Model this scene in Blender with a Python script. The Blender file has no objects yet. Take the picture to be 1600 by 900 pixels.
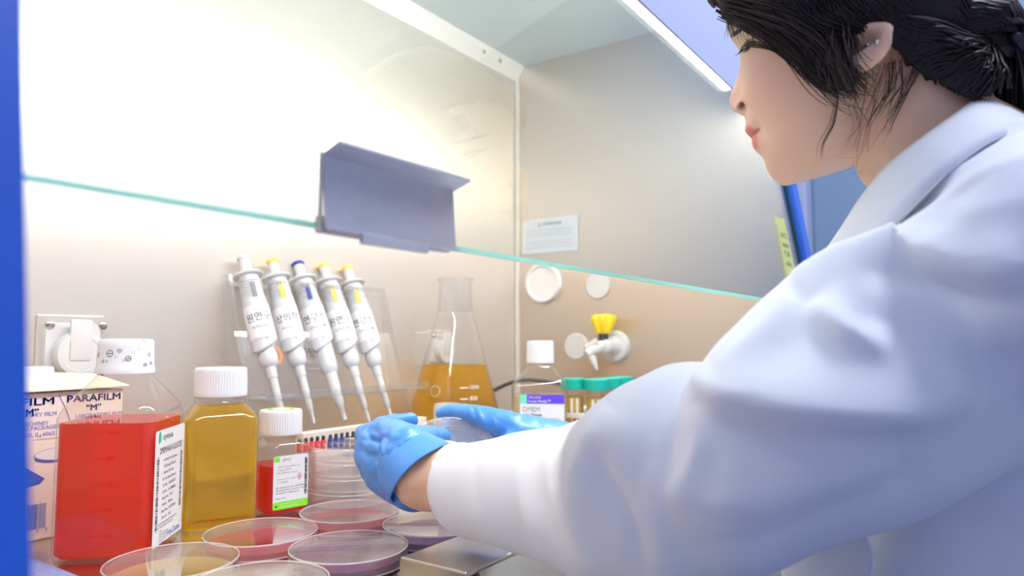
import bpy, bmesh, math, random
import numpy as np
from mathutils import Vector, Matrix, Quaternion
random.seed(7); RNG = np.random.RandomState(7)
SC = bpy.context.scene
COL = SC.collection
PI = math.pi
# ------------------------------------------------------------------ camera
F = 1100.0; PITCH = math.atan(81 / F); YAW = math.radians(34.6); EYE = .175
FW = np.array([math.cos(YAW)*math.cos(PITCH), math.sin(YAW)*math.cos(PITCH), math.sin(PITCH)])
RT = np.array([math.sin(YAW), -math.cos(YAW), 0.]); UP = np.cross(RT, FW); CAM = np.array([0, 0, EYE])
def ray(px, py): return FW + RT*(px-800)/F + UP*(450-py)/F
def P(px, py, d): return CAM + ray(px, py)*d
def onx(px, py, X): r = ray(px, py); return CAM + r*X/r[0]
def ony(px, py, Y): r = ray(px, py); return CAM + r*Y/r[1]
def onz(px, py, Z): r = ray(px, py); return CAM + r*(Z-EYE)/r[2]
cd = bpy.data.cameras.new('camera'); cam = bpy.data.objects.new('camera', cd); COL.objects.link(cam)
cd.sensor_width = 36; cd.lens = 36*F/1600; cd.clip_start = .01
cam.matrix_world = Matrix(((RT[0], UP[0], -FW[0], CAM[0]), (RT[1], UP[1], -FW[1], CAM[1]), (RT[2], UP[2], -FW[2], CAM[2]), (0, 0, 0, 1)))
cd.dof.use_dof = True; cd.dof.focus_distance = .60; cd.dof.aperture_fstop = 6.3
SC.camera = cam
# ------------------------------------------------------------------ world, lights, exposure
SC.view_settings.view_transform = 'Standard'; SC.view_settings.look = 'None'
SC.view_settings.gamma = 1; SC.view_settings.use_curve_mapping = False
SC.view_settings.exposure = 0.0
w = bpy.data.worlds.new('room_light'); SC.world = w; w.use_nodes = True
bg = w.node_tree.nodes['Background']; bg.inputs[0].default_value = (.56, .66, 1.0, 1); bg.inputs[1].default_value = .60
def area(name, loc, target, sx, sy, col, power):
    l = bpy.data.lights.new(name, 'AREA'); l.shape = 'RECTANGLE'; l.size = sx; l.size_y = sy; l.color = col; l.energy = power
    o = bpy.data.objects.new(name, l); COL.objects.link(o); o.location = loc
    o.rotation_euler = (Vector(target)-Vector(loc)).to_track_quat('-Z', 'Y').to_euler(); return o
area('room_ceiling_light', (.9, -.3, 1.75), (.7, -.1, 0), 1.2, .35, (.84, .90, 1.0), 33)
TUBE_STRENGTH = 62
SC.cycles.max_bounces = 14; SC.cycles.transparent_max_bounces = 40; SC.cycles.transmission_bounces = 12
SC.cycles.use_denoising = True; SC.cycles.sample_clamp_indirect = 6
# ------------------------------------------------------------------ materials
MATS = {}
def newmat(name):
    m = bpy.data.materials.new(name); m.use_nodes = True; nt = m.node_tree; nt.nodes.clear()
    out = nt.nodes.new('ShaderNodeOutputMaterial'); MATS[name] = m; return m, nt, out
def N(nt, t, **kw):
    n = nt.nodes.new(t)
    for k, v in kw.items():
        if k.startswith('_'): setattr(n, k[1:], v)
        else: n.inputs[k.replace('__', ' ')].default_value = v
    return n
def c4(c): return (c[0], c[1], c[2], 1)
def pbr(name, col, rough=.5, metal=0, bump=0, bscale=200, stretch=None, var=0, sss=0, spec=.5, vcol=None, aniso=0, coat=0, dist=.001):
    m, nt, out = newmat(name)
    b = N(nt, 'ShaderNodeBsdfPrincipled', Roughness=rough, Metallic=metal); b.inputs['Base Color'].default_value = c4(col)
    b.inputs['Specular IOR Level'].default_value = spec
    if aniso: b.inputs['Anisotropic'].default_value = aniso
    if coat: b.inputs['Coat Weight'].default_value = coat; b.inputs['Coat Roughness'].default_value = .15
    if sss:
        b.inputs['Subsurface Weight'].default_value = sss; b.inputs['Subsurface Radius'].default_value = (1, .35, .2); b.inputs['Subsurface Scale'].default_value = .006
    nt.links.new(b.outputs[0], out.inputs[0])
    tc = N(nt, 'ShaderNodeTexCoord'); mp = N(nt, 'ShaderNodeMapping')
    nt.links.new(tc.outputs['Object'], mp.inputs[0])
    if stretch: mp.inputs['Scale'].default_value = stretch
    nz = N(nt, 'ShaderNodeTexNoise', Scale=bscale, Detail=4.0); nt.links.new(mp.outputs[0], nz.inputs['Vector'])
    if bump:
        bp = N(nt, 'ShaderNodeBump', Strength=bump, Distance=dist); nt.links.new(nz.outputs[0], bp.inputs['Height']); nt.links.new(bp.outputs[0], b.inputs['Normal'])
    if vcol:
        a = N(nt, 'ShaderNodeVertexColor', _layer_name=vcol); nt.links.new(a.outputs[0], b.inputs['Base Color'])
    elif var:
        mx = N(nt, 'ShaderNodeMix', _data_type='RGBA'); mx.inputs[6].default_value = c4([x*(1-var) for x in col]); mx.inputs[7].default_value = c4([min(1, x*(1+var)) for x in col])
        nt.links.new(nz.outputs[0], mx.inputs[0]); nt.links.new(mx.outputs[2], b.inputs['Base Color'])
    return m
def clear(name, tint=(.98, .98, .98), ior=1.45, haze=.03, boost=1.0, rough=.02, hazecol=(.9, .9, .9)):
    m, nt, out = newmat(name)
    t = N(nt, 'ShaderNodeBsdfTransparent', Color=c4(tint)); g = N(nt, 'ShaderNodeBsdfGlossy', Roughness=rough)
    d = N(nt, 'ShaderNodeBsdfDiffuse', Color=c4(hazecol)); fr = N(nt, 'ShaderNodeFresnel', IOR=ior)
    geo = N(nt, 'ShaderNodeNewGeometry'); sgn = N(nt, 'ShaderNodeMath', _operation='MULTIPLY_ADD'); sgn.inputs[1].default_value = 1/ior-ior; sgn.inputs[2].default_value = ior
    nt.links.new(geo.outputs['Backfacing'], sgn.inputs[0]); nt.links.new(sgn.outputs[0], fr.inputs['IOR'])   # same fresnel seen from the back of the wall
    # backfacing: feed 1/ior so that Blender's inversion gives the same curve
    mul = N(nt, 'ShaderNodeMath', _operation='MULTIPLY'); mul.inputs[1].default_value = boost; mul.use_clamp = True
    nt.links.new(fr.outputs[0], mul.inputs[0])
    m1 = N(nt, 'ShaderNodeMixShader', Fac=haze); nt.links.new(t.outputs[0], m1.inputs[1]); nt.links.new(d.outputs[0], m1.inputs[2])
    m2 = N(nt, 'ShaderNodeMixShader'); nt.links.new(mul.outputs[0], m2.inputs[0]); nt.links.new(m1.outputs[0], m2.inputs[1]); nt.links.new(g.outputs[0], m2.inputs[2])
    nt.links.new(m2.outputs[0], out.inputs[0]); return m
def liquid(name, tcol, dcol, fac, rough=.03):
    """coloured liquid: part passes straight, part scatters"""
    m, nt, out = newmat(name)
    t = N(nt, 'ShaderNodeBsdfTransparent', Color=c4(tcol)); d = N(nt, 'ShaderNodeBsdfDiffuse', Color=c4(dcol)); tl = N(nt, 'ShaderNodeBsdfTranslucent', Color=c4(dcol))
    a = N(nt, 'ShaderNodeMixShader', Fac=.5); nt.links.new(d.outputs[0], a.inputs[1]); nt.links.new(tl.outputs[0], a.inputs[2])
    b = N(nt, 'ShaderNodeMixShader', Fac=fac); nt.links.new(t.outputs[0], b.inputs[1]); nt.links.new(a.outputs[0], b.inputs[2])
    g = N(nt, 'ShaderNodeBsdfGlossy', Roughness=rough); fr = N(nt, 'ShaderNodeFresnel', IOR=1.2)
    c = N(nt, 'ShaderNodeMixShader'); nt.links.new(fr.outputs[0], c.inputs[0]); nt.links.new(b.outputs[0], c.inputs[1]); nt.links.new(g.outputs[0], c.inputs[2])
    nt.links.new(c.outputs[0], out.inputs[0]); return m
def refr(name, col, ior=1.33, rough=0.0, mixc=None, mixf=0):
    m, nt, out = newmat(name)
    g = N(nt, 'ShaderNodeBsdfGlass', Color=c4(col), IOR=ior, Roughness=rough)
    if mixf:
        d = N(nt, 'ShaderNodeBsdfTranslucent', Color=c4(mixc)); x = N(nt, 'ShaderNodeMixShader', Fac=mixf)
        nt.links.new(g.outputs[0], x.inputs[1]); nt.links.new(d.outputs[0], x.inputs[2]); nt.links.new(x.outputs[0], out.inputs[0])
    else: nt.links.new(g.outputs[0], out.inputs[0])
    return m
def emis(name, col, s):
    m, nt, out = newmat(name); e = N(nt, 'ShaderNodeEmission', Color=c4(col), Strength=s); nt.links.new(e.outputs[0], out.inputs[0]); return m
def perforated(name, col, pitch=.016, hole=.34):
    m, nt, out = newmat(name)
    b = N(nt, 'ShaderNodeBsdfPrincipled', Roughness=.35, Metallic=1.0); b.inputs['Base Color'].default_value = c4(col); nt.links.new(b.outputs[0], out.inputs[0]); return m

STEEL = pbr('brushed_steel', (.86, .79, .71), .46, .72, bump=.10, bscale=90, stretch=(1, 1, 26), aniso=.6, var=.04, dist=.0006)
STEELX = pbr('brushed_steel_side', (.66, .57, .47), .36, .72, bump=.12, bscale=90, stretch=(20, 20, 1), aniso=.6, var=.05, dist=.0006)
SURF = pbr('worktop_steel', (.72, .66, .60), .22, 1, bump=.08, bscale=120, stretch=(1, 14, 1), var=.04, dist=.0005)
TRIMM = pbr('pale_trim', (.86, .82, .77), .45, .3, var=.02, bscale=20)
CEIL = pbr('diffuser_grey', (.62, .68, .66), .6, .1, var=.03, bscale=8)
GREYM = pbr('handle_steel', (.66, .65, .70), .42, .7, bump=.1, bscale=60, var=.1, dist=.0006)
ARMM = pbr('armrest_steel', (.60, .56, .50), .3, 1, bump=.05, bscale=90, var=.05, dist=.0005)
GRILLEM = pbr('grille_steel', (.75, .72, .70), .3, 1, var=.05, bscale=50)
DARK = pbr('dark_void', (.012, .012, .014), .8, var=.1)
BLUE = pbr('blue_paint', (.012, .11, .62), .45, bump=.05, bscale=500, var=.03)
BLUEF = pbr('blue_film', (.06, .20, .85), .35, var=.03)
LAV = pbr('lavender_paint', (.52, .55, .75), .5, var=.02, bscale=10)
PERI = pbr('periwinkle_wall', (.68, .72, .88), .8, var=.02, bscale=4)
SLATE = pbr('slate_blue_door', (.28, .40, .55), .6, var=.05, bscale=6)
FLOORM = pbr('vinyl_floor', (.30, .33, .42), .5, var=.08, bscale=30)
SASH = clear('sash_glass', tint=(.93, .975, .96), ior=1.5, haze=.012, boost=1.5, rough=.0, hazecol=(.8, .9, .9))
SASHEDGE = None
def edge_mat():
    m, nt, out = newmat('glass_edge_green'); b = N(nt, 'ShaderNodeBsdfPrincipled', Roughness=.2); b.inputs['Base Color'].default_value = (.62, .95, .84, 1)
    tl = N(nt, 'ShaderNodeBsdfTranslucent', Color=(.7, 1, .9, 1)); x = N(nt, 'ShaderNodeMixShader', Fac=.5); nt.links.new(b.outputs[0], x.inputs[1]); nt.links.new(tl.outputs[0], x.inputs[2]); nt.links.new(x.outputs[0], out.inputs[0]); return m
SASHEDGE = edge_mat()
DKGREEN = pbr('glass_edge_dark', (.01, .08, .07), .2, var=.1)
PLASTIC = clear('clear_plastic', (.98, .975, .97), 1.45, haze=.02, boost=1.2, rough=.03)
DISHM = clear('petri_plastic', (.99, .982, .982), 1.5, haze=.045, boost=.85, rough=.015, hazecol=(.95, .88, .9))
RIMHL = clear('petri_rim_highlight', (.97, .96, .96), 1.5, haze=.42, boost=1.5, rough=.1, hazecol=(.98, .95, .96))  # whiter haze paints a bright highlight along the lid rims
GLASSC = clear('flask_glass', (.985, .985, .985), 1.5, haze=.02, boost=1.2, rough=.0)
ACRY = clear('acrylic', (.975, .97, .965), 1.5, haze=.05, boost=1.3, rough=.02)
WHITE = pbr('white_plastic', (.86, .85, .84), .38, var=.01)
OFFW = pbr('grey_white_plastic', (.68, .68, .67), .4, var=.02)
PIPW = pbr('pipette_grey', (.64, .65, .66), .35, var=.02)
PIPL = pbr('pipette_lower', (.70, .70, .69), .4, var=.02)
YEL = pbr('yellow_plastic', (.95, .66, .08), .4, var=.02)
YELK = pbr('yellow_knob', (.98, .74, .03), .35, var=.02)
NAVY = pbr('navy_plastic', (.02, .03, .28), .4, var=.05)
TEAL = pbr('teal_plastic', (.0, .42, .33), .4, var=.04)
PAPER = pbr('label_paper', (.87, .86, .88), .55, var=.01)
BOXP = pbr('carton_cream', (.88, .78, .68), .7, bump=.1, bscale=40, var=.03)
BOXF = pbr('carton_flap', (.85, .78, .60), .7, bump=.2, bscale=40, var=.04)
INKB = pbr('blue_ink', (.07, .14, .58), .6, var=.02)
INKK = pbr('black_ink', (.02, .02, .025), .6, var=.02)
INKG = pbr('grey_ink', (.25, .25, .27), .6, var=.02)
GRN = pbr('green_print', (.25, .80, .03), .5, var=.02)
LOGOG = pbr('logo_green', (.0, .42, .28), .5, var=.02)
PURP = pbr('purple_print', (.13, .06, .72), .5, var=.02)
MINT = pbr('mint_print', (.18, .78, .55), .5, var=.02)
ORNG = pbr('orange_print', (.95, .22, .06), .5, var=.02)
REDM = pbr('red_plastic', (.85, .04, .03), .4, var=.05)
LIME = pbr('lime_plastic', (.45, .75, .05), .4, var=.05)
DGREY = pbr('dark_plastic', (.04, .045, .06), .4, var=.05)
BLACK = pbr('black_rubber', (.01, .01, .012), .5, var=.1)
SCREW = pbr('screw_steel', (.55, .53, .50), .25, 1, var=.05)
YTAG = pbr('yellow_sticker', (.80, .82, .25), .6, var=.04, bscale=30)
RED = liquid('red_medium', (1.0, .07, .025), (1.0, .075, .012), .72)
REDC = liquid('red_trypsin', (1.0, .08, .10), (1.0, .03, .03), .58)
AMB = refr('amber_medium', (1.0, .80, .13), 1.33, 0, (1.0, .82, .12), .28)
AMBF = refr('flask_medium', (1.0, .80, .10), 1.33, 0, (1.0, .69, .04), .40)
PALE = liquid('pale_medium', (.97, .86, .55), (.95, .82, .50), .5)
TUBEL = liquid('yellow_broth', (1.0, .80, .25), (.98, .72, .15), .6)
AG_R = liquid('agar_red', (.9, .18, .2), (.75, .07, .10), .75)
AG_Y = liquid('agar_yellow', (1.0, .88, .55), (.92, .78, .42), .6)
AG_P = liquid('agar_purple', (.35, .06, .26), (.30, .03, .16), .8)
AG_V = liquid('agar_violet', (.32, .10, .5), (.20, .04, .30), .8)
SKIN = pbr('skin', (.8, .5, .35), .45, sss=.35, bump=.05, bscale=900, vcol='col', dist=.0004)
COAT = pbr('coat_cotton', (.79, .80, .85), .85, bump=.06, bscale=900, sss=0, spec=.2, dist=.0004)
GLOVE = pbr('nitrile_blue', (.060, .27, .74), .42, bump=.25, bscale=160, var=.06, coat=.25, dist=.0010)
HAIR = pbr('dark_hair', (.020, .012, .012), .50, var=.5, bscale=60, spec=.32)
HAIRB = pbr('brown_hair', (.045, .022, .016), .4, var=.4, bscale=60, spec=.6)
TIE = pbr('black_scrunchie', (.008, .009, .014), .5, bump=.3, bscale=300, var=.2)
PEARL = pbr('earring_metal', (.9, .88, .85), .15, 1, var=.02)
EYEW = pbr('eye_white', (.12, .09, .08), .2, var=.02); IRIS = pbr('iris_brown', (.02, .012, .01), .15, var=.1)
TROUS = pbr('dark_trousers', (.03, .035, .06), .9, var=.1)
PAD = pbr('quilted_lavender', (.22, .24, .46), .8, var=.05, bscale=200)
LAMPM = emis('lamp_glow', (1.0, .97, .93), TUBE_STRENGTH)
# ------------------------------------------------------------------ mesh helpers
class MB:
    def __init__(s): s.v = []; s.f = []; s.m = []; s.mats = []; s.M = Matrix.Identity(4)
    def mi(s, m):
        if m not in s.mats: s.mats.append(m)
        return s.mats.index(m)
    def add(s, vs, fs, m):
        b = len(s.v); k = s.mi(m)
        s.v += [tuple(s.M @ Vector(v)) for v in vs]; s.f += [tuple(b+i for i in f) for f in fs]; s.m += [k]*len(fs); return s
    def box(s, lo, hi, m, bev=0):
        bm = bmesh.new(); bmesh.ops.create_cube(bm, size=1)
        for v in bm.verts: v.co = Vector([(lo[i]+hi[i])/2+v.co[i]*(hi[i]-lo[i]) for i in range(3)])
        if bev: bmesh.ops.bevel(bm, geom=bm.edges[:], offset=bev, segments=2, affect='EDGES', profile=.5)
        return s.bm(bm, m)
    def bm(s, bm, m):
        bm.verts.ensure_lookup_table(); bm.verts.index_update()
        s.add([tuple(v.co) for v in bm.verts], [tuple(v.index for v in f.verts) for f in bm.faces], m); bm.free(); return s
    def loft(s, rings, m, caps=True, closed=True):
        n = len(rings[0]); vs = [tuple(p) for r in rings for p in r]; fs = []
        for i in range(len(rings)-1):
            for j in range(n if closed else n-1):
                k = (j+1) % n; fs.append((i*n+j, i*n+k, (i+1)*n+k, (i+1)*n+j))
        if caps: fs.append(tuple(range(n-1, -1, -1))); fs.append(tuple((len(rings)-1)*n+j for j in range(n)))
        return s.add(vs, fs, m)
    def lathe(s, prof, m, n=48, caps=True, sx=1, sy=1):
        return s.loft([[(r*math.cos(2*PI*j/n)*sx, r*math.sin(2*PI*j/n)*sy, z) for j in range(n)] for r, z in prof], m, caps)
    def tube(s, pts, rad, m, n=10, caps=True):
        pts = [Vector(p) for p in pts]; rads = rad if isinstance(rad, (list, tuple)) else [rad]*len(pts); rings = []
        up = Vector((0, 0, 1)); prev = None
        for i, p in enumerate(pts):
            t = (pts[min(i+1, len(pts)-1)]-pts[max(i-1, 0)]).normalized()
            a = prev if prev is not None else (up if abs(t.dot(up)) < .9 else Vector((1, 0, 0)))
            a = (a-t*a.dot(t)).normalized(); b = t.cross(a); prev = a
            rings.append([p+(a*math.cos(2*PI*j/n)+b*math.sin(2*PI*j/n))*rads[i] for j in range(n)])
        return s.loft(rings, m, caps)
    def build(s, name, parent=None, smooth=True, angle=35):
        me = bpy.data.meshes.new(name); me.from_pydata(s.v, [], s.f); me.update()
        for m in s.mats: me.materials.append(m)
        me.polygons.foreach_set('material_index', s.m)
        bm = bmesh.new(); bm.from_mesh(me); bmesh.ops.remove_doubles(bm, verts=bm.verts, dist=1e-6); bmesh.ops.recalc_face_normals(bm, faces=bm.faces)
        if smooth:
            for f in bm.faces: f.smooth = True
            ca = math.radians(angle)
            for e in bm.edges: e.smooth = not (len(e.link_faces) == 2 and e.calc_face_angle(0) > ca)
        bm.to_mesh(me); bm.free()
        o = bpy.data.objects.new(name, me); COL.objects.link(o)
        if parent: o.parent = parent
        return o
def tag(o, label=None, cat=None, group=None, kind=None):
    if label: o['label'] = label
    if cat: o['category'] = cat
    if group: o['group'] = group
    if kind: o['kind'] = kind
    return o
def empty(name, loc, label, cat, rz=0, group=None, rot=None):
    o = bpy.data.objects.new(name, None); COL.objects.link(o); o.location = loc; o.empty_display_size = .02
    o.rotation_euler = rot if rot else (0, 0, rz); return tag(o, label, cat, group)
def struct(o): o['kind'] = 'structure'; return o
def copy_tree(o, parent=None):
    c = o.copy(); COL.objects.link(c)
    if parent: c.parent = parent
    for ch in o.children: copy_tree(ch, c)
    return c
def rsq(a, r, z, n=6, b=None):
    """rounded square ring, half sizes a,b, corner radius r"""
    b = a if b is None else b; r = min(r, a, b); out = []
    for q, (cx, cy) in enumerate(((a-r, b-r), (-(a-r), b-r), (-(a-r), -(b-r)), (a-r, -(b-r)))):
        for k in range(n+1):
            t = PI/2*(q+k/n); out.append((cx+r*math.cos(t), cy+r*math.sin(t), z))
    return out
TXT = {}
def text_geo(s, size, bold=0):
    key = (s, bold)
    if key not in TXT:
        cu = bpy.data.curves.new('txt', 'FONT'); cu.body = s; cu.size = 1; cu.resolution_u = 2; cu.offset = bold; cu.fill_mode = 'FRONT'
        o = bpy.data.objects.new('txt', cu); COL.objects.link(o); dg = bpy.context.evaluated_depsgraph_get(); dg.update()
        me = o.evaluated_get(dg).to_mesh(); vs = [tuple(v.co) for v in me.vertices]; fs = [tuple(p.vertices) for p in me.polygons]
        o.evaluated_get(dg).to_mesh_clear(); bpy.data.objects.remove(o); bpy.data.curves.remove(cu); TXT[key] = (vs, fs)
    return TXT[key]
def put_text(mb, s, x, y, h, m, mapf, width=None, bold=0, align='l'):
    """text with cap height about h at (x,y) on the label plane; mapf(u,v) -> 3D"""
    vs, fs = text_geo(s, 1, 0)
    if not vs: return
    k = h/.7; xs = [v[0] for v in vs]; w_ = (max(xs)-min(xs))*k; kx = k if not width else k*width/w_; W = (max(xs)-min(xs))*kx
    off = 0 if align == 'l' else (-W/2 if align == 'c' else -W)
    for dx, dy in ((0, 0),) if not bold else ((-1, 0), (1, 0), (0, 1), (0, -1)): mb.add([mapf(x+off+(v[0]-min(xs))*kx+dx*h*.045, y+v[1]*k+dy*h*.03) for v in vs], fs, m)
def quad(mb, x0, y0, x1, y1, m, mapf, n=1):
    vs = []; fs = []
    for i in range(n+1):
        u = x0+(x1-x0)*i/n; vs += [mapf(u, y0), mapf(u, y1)]
    for i in range(n): fs.append((2*i, 2*i+2, 2*i+3, 2*i+1))
    mb.add(vs, fs, m)
def rquad(mb, x0, y0, x1, y1, r, m, mapf, thick=None, n=5):
    pts = []
    for q, (cx, cy) in enumerate(((x1-r, y1-r), (x0+r, y1-r), (x0+r, y0+r), (x1-r, y0+r))):
        for k in range(n+1):
            t = PI/2*(q+k/n); pts.append(mapf(cx+r*math.cos(t), cy+r*math.sin(t)))
    mb.add(pts, [tuple(range(len(pts)))], m)
def barcode(mb, x0, y0, x1, y1, m, mapf, horiz=True, seed=1):
    rr = random.Random(seed); t = (y0 if horiz else x0); end = (y1 if horiz else x1)
    L = end-t
    while t < end:
        a = L*rr.choice([.006, .012, .02]); 
        if horiz: quad(mb, x0, t, x1, min(t+a, end), m, mapf)
        else: quad(mb, t, y0, min(t+a, end), y1, m, mapf)
        t += a+L*rr.choice([.007, .012, .018])
def lines(mb, specs, x, y, dy, h, m, mapf):
    for i, s in enumerate(specs):
        if s: put_text(mb, s, x, y-i*dy, h, m, mapf)
# ------------------------------------------------------------------ large structure
YB, XR, XL, ZT = .79, 1.16, -.06, .729
SY0, SZ0 = .245, .224; SLP = .160             # sash plane: y = SY0 + SLP*(z-SZ0)
def sy(z): return SY0+SLP*(z-SZ0)
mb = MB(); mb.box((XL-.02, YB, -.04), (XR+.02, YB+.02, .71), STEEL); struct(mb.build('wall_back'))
mb = MB(); mb.loft([[(x, YB+.001, .698), (x, YB-.004, .698), (x, YB-.006, .704), (x, YB-.020, ZT+.001), (x, YB+.001, ZT+.001)] for x in (XL, XR)], TRIMM); struct(mb.build('trim_1'))
mb = MB()
prof = [(YB, -.04), (YB, ZT), (sy(.66)+.02, ZT), (sy(.66), .66), (sy(-.04), -.04)]
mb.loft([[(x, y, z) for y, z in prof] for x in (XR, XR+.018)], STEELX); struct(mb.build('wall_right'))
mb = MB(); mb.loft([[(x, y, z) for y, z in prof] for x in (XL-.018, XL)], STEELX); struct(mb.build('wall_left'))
mb = MB(); mb.box((XR-.007, YB-.009, -.0), (XR+.001, YB-.001, ZT), TRIMM, .002); struct(mb.build('trim_2'))
mb = MB(); mb.box((XL-.02, .33, ZT), (XR+.02, YB+.02, ZT+.02), CEIL); struct(mb.build('ceiling'))
mb = MB(); mb.box((XL, .345, -.03), (XR, YB, 0), SURF, .003); struct(mb.build('floor'))
# upper front fascia above the sash opening
ZF = .519
mb = MB(); mb.loft([[(x, sy(ZF)-.0065, ZF), (x, sy(ZF)-.0035, ZF), (x, sy(ZT)-.0035, ZT), (x, sy(ZT)+.02, ZT+.02), (x, sy(1.15), 1.15), (x, sy(1.15)-.02, 1.15), (x, sy(ZT)-.0075, ZT)] for x in (XL-.06, XR+.06)], LAV)
struct(mb.build('wall_front'))
# side posts of the front frame
def post(x0, x1, m, y_in, y_out, name):
    mb = MB(); mb.loft([[(x0, sy(z)-y_out, z), (x1, sy(z)-y_out, z), (x1, sy(z)+y_in, z), (x0, sy(z)+y_in, z)] for z in (-.30, 1.15)], m); return struct(mb.build(name))
post(-.12, .0735, BLUE, .012, .045, 'trim_3')
post(XR+.022, XR+.062, BLUEF, .02, .012, 'trim_4')
post(XR+.062, XR+.075, DARK, .03, -.0, 'trim_5')
# front lower panel
mb = MB(); mb.box((-.12, .145, -.75), (XR+.08, .168, -.045), BLUE, .004); struct(mb.build('trim_6'))
# room
mb = MB(); mb.box((-2.5, -3, -.92), (3.2, 2.2, -.90), FLOORM); struct(mb.build('floor_room'))
mb = MB(); mb.box((2.6, -3, -.90), (2.7, 2.2, 2.4), PERI); struct(mb.build('wall_room'))
# ------------------------------------------------------------------ sash glass and its fittings
t = empty('sash_window', (0, SY0, SZ0), 'sloping clear glass sash with pale green lower edge above the hood opening', 'glass sash')
L0, L1 = .084, XR+.012
def sp(x, off, z): return (x, sy(z)+off-SY0, z-SZ0)
mb = MB(); mb.loft([[sp(x, -.0018, SZ0+k_), sp(x, .0018, SZ0+k_), sp(x, .0018, .66), sp(x, -.0018, .66)] for x, k_ in ((L0, .0019), (L1, .0046))], SASH); mb.build('glass_pane', t, smooth=False)
mb = MB(); mb.loft([[sp(x, -.0018, SZ0), sp(x, .0018, SZ0), sp(x, .0018, SZ0+k_), sp(x, -.0018, SZ0+k_)] for x, k_ in ((L0, .0018), (L1, .0045))], SASHEDGE); o = mb.build('ground_edge', t, smooth=False); o['label'] = 'pale green ground lower edge'
mb = MB(); mb.loft([[sp(x, -.004, z), sp(x, .004, z), ] + [sp(x2, .004, z), sp(x2, -.004, z)] for z in (SZ0, .66) for x, x2 in ((L1, L1+.006),)], DKGREEN); o = mb.build('side_edge', t, smooth=False); o['label'] = 'dark green side edge'
# handle of the sash: steel plate, out-turned top flange, lower lip and tab
t = empty('sash_handle', (.245, SY0, .225), 'dark grey bent steel grip hooked on the lower edge of the glass sash', 'handle')
hx0 = ony(484, 300, SY0)[0]-.245; hx1 = ony(688, 350, SY0)[0]-.245
def hs(x, prof, th=.0012):
    a = [Vector((x, y, z)) for y, z in prof]; out = []
    for i, p in enumerate(a):
        d = (a[min(i+1, len(a)-1)]-a[max(i-1, 0)]).normalized(); n_ = Vector((0, -d.z, d.y)); out.append(p+n_*th)
    return [tuple(p) for p in a]+[tuple(p) for p in reversed(out)]
pl = [(-.012, .0), (-.012, -.0005), (-.0105, -.001), (-.0095, .001), (-.0088, .0285)]
mb = MB(); mb.loft([hs(x, [(-.0135, -.003), (-.0105, -.0035), (-.0095, .0), (-.0075, .0305)]) for x in (hx0, hx1)], GREYM); mb.build('plate', t, smooth=False)
mb = MB(); mb.loft([hs(x, [(-.0075, .0305), (-.019, .0345)]) for x in (hx0, hx1+.002)], GREYM); mb.build('flange', t, smooth=False)
mb = MB(); mb.box((hx0+.018, -.0145, -.0075), (hx0+.062, -.012, -.0025), GREYM, .0005); mb.build('tab', t, smooth=False)
mb = MB(); mb.box((hx0, -.0072, -.004), (hx1, -.0035, .0035), GREYM, .0005); mb.build('clamp', t, smooth=False)
mb = MB(); mb.box((hx0-.0012, -.0085, -.003), (hx0+.0002, -.0068, .031), BOXF, .0003); o = mb.build('end_strip', t, smooth=False); o['label'] = 'pale edge strip'
# ------------------------------------------------------------------ lamp
t = empty('fluorescent_lamp', (.55, .338, .582), 'glowing white fluorescent tube under the hood ceiling behind the glass', 'lamp')
mb = MB(); mb.M = Matrix.Rotation(PI/2, 4, 'Y'); mb.lathe([(.0125, -.56), (.0125, .538)], LAMPM, 24); mb.build('tube', t)
mb = MB(); mb.box((-.6, -.016, .016), (.605, .022, .034), WHITE, .003); mb.build('housing', t, smooth=False)
mb = MB(); mb.M = Matrix.Rotation(PI/2, 4, 'Y')
mb.lathe([(.0135, .538), (.0135, .556)], WHITE, 24); mb.build('end_cap', t)
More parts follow.
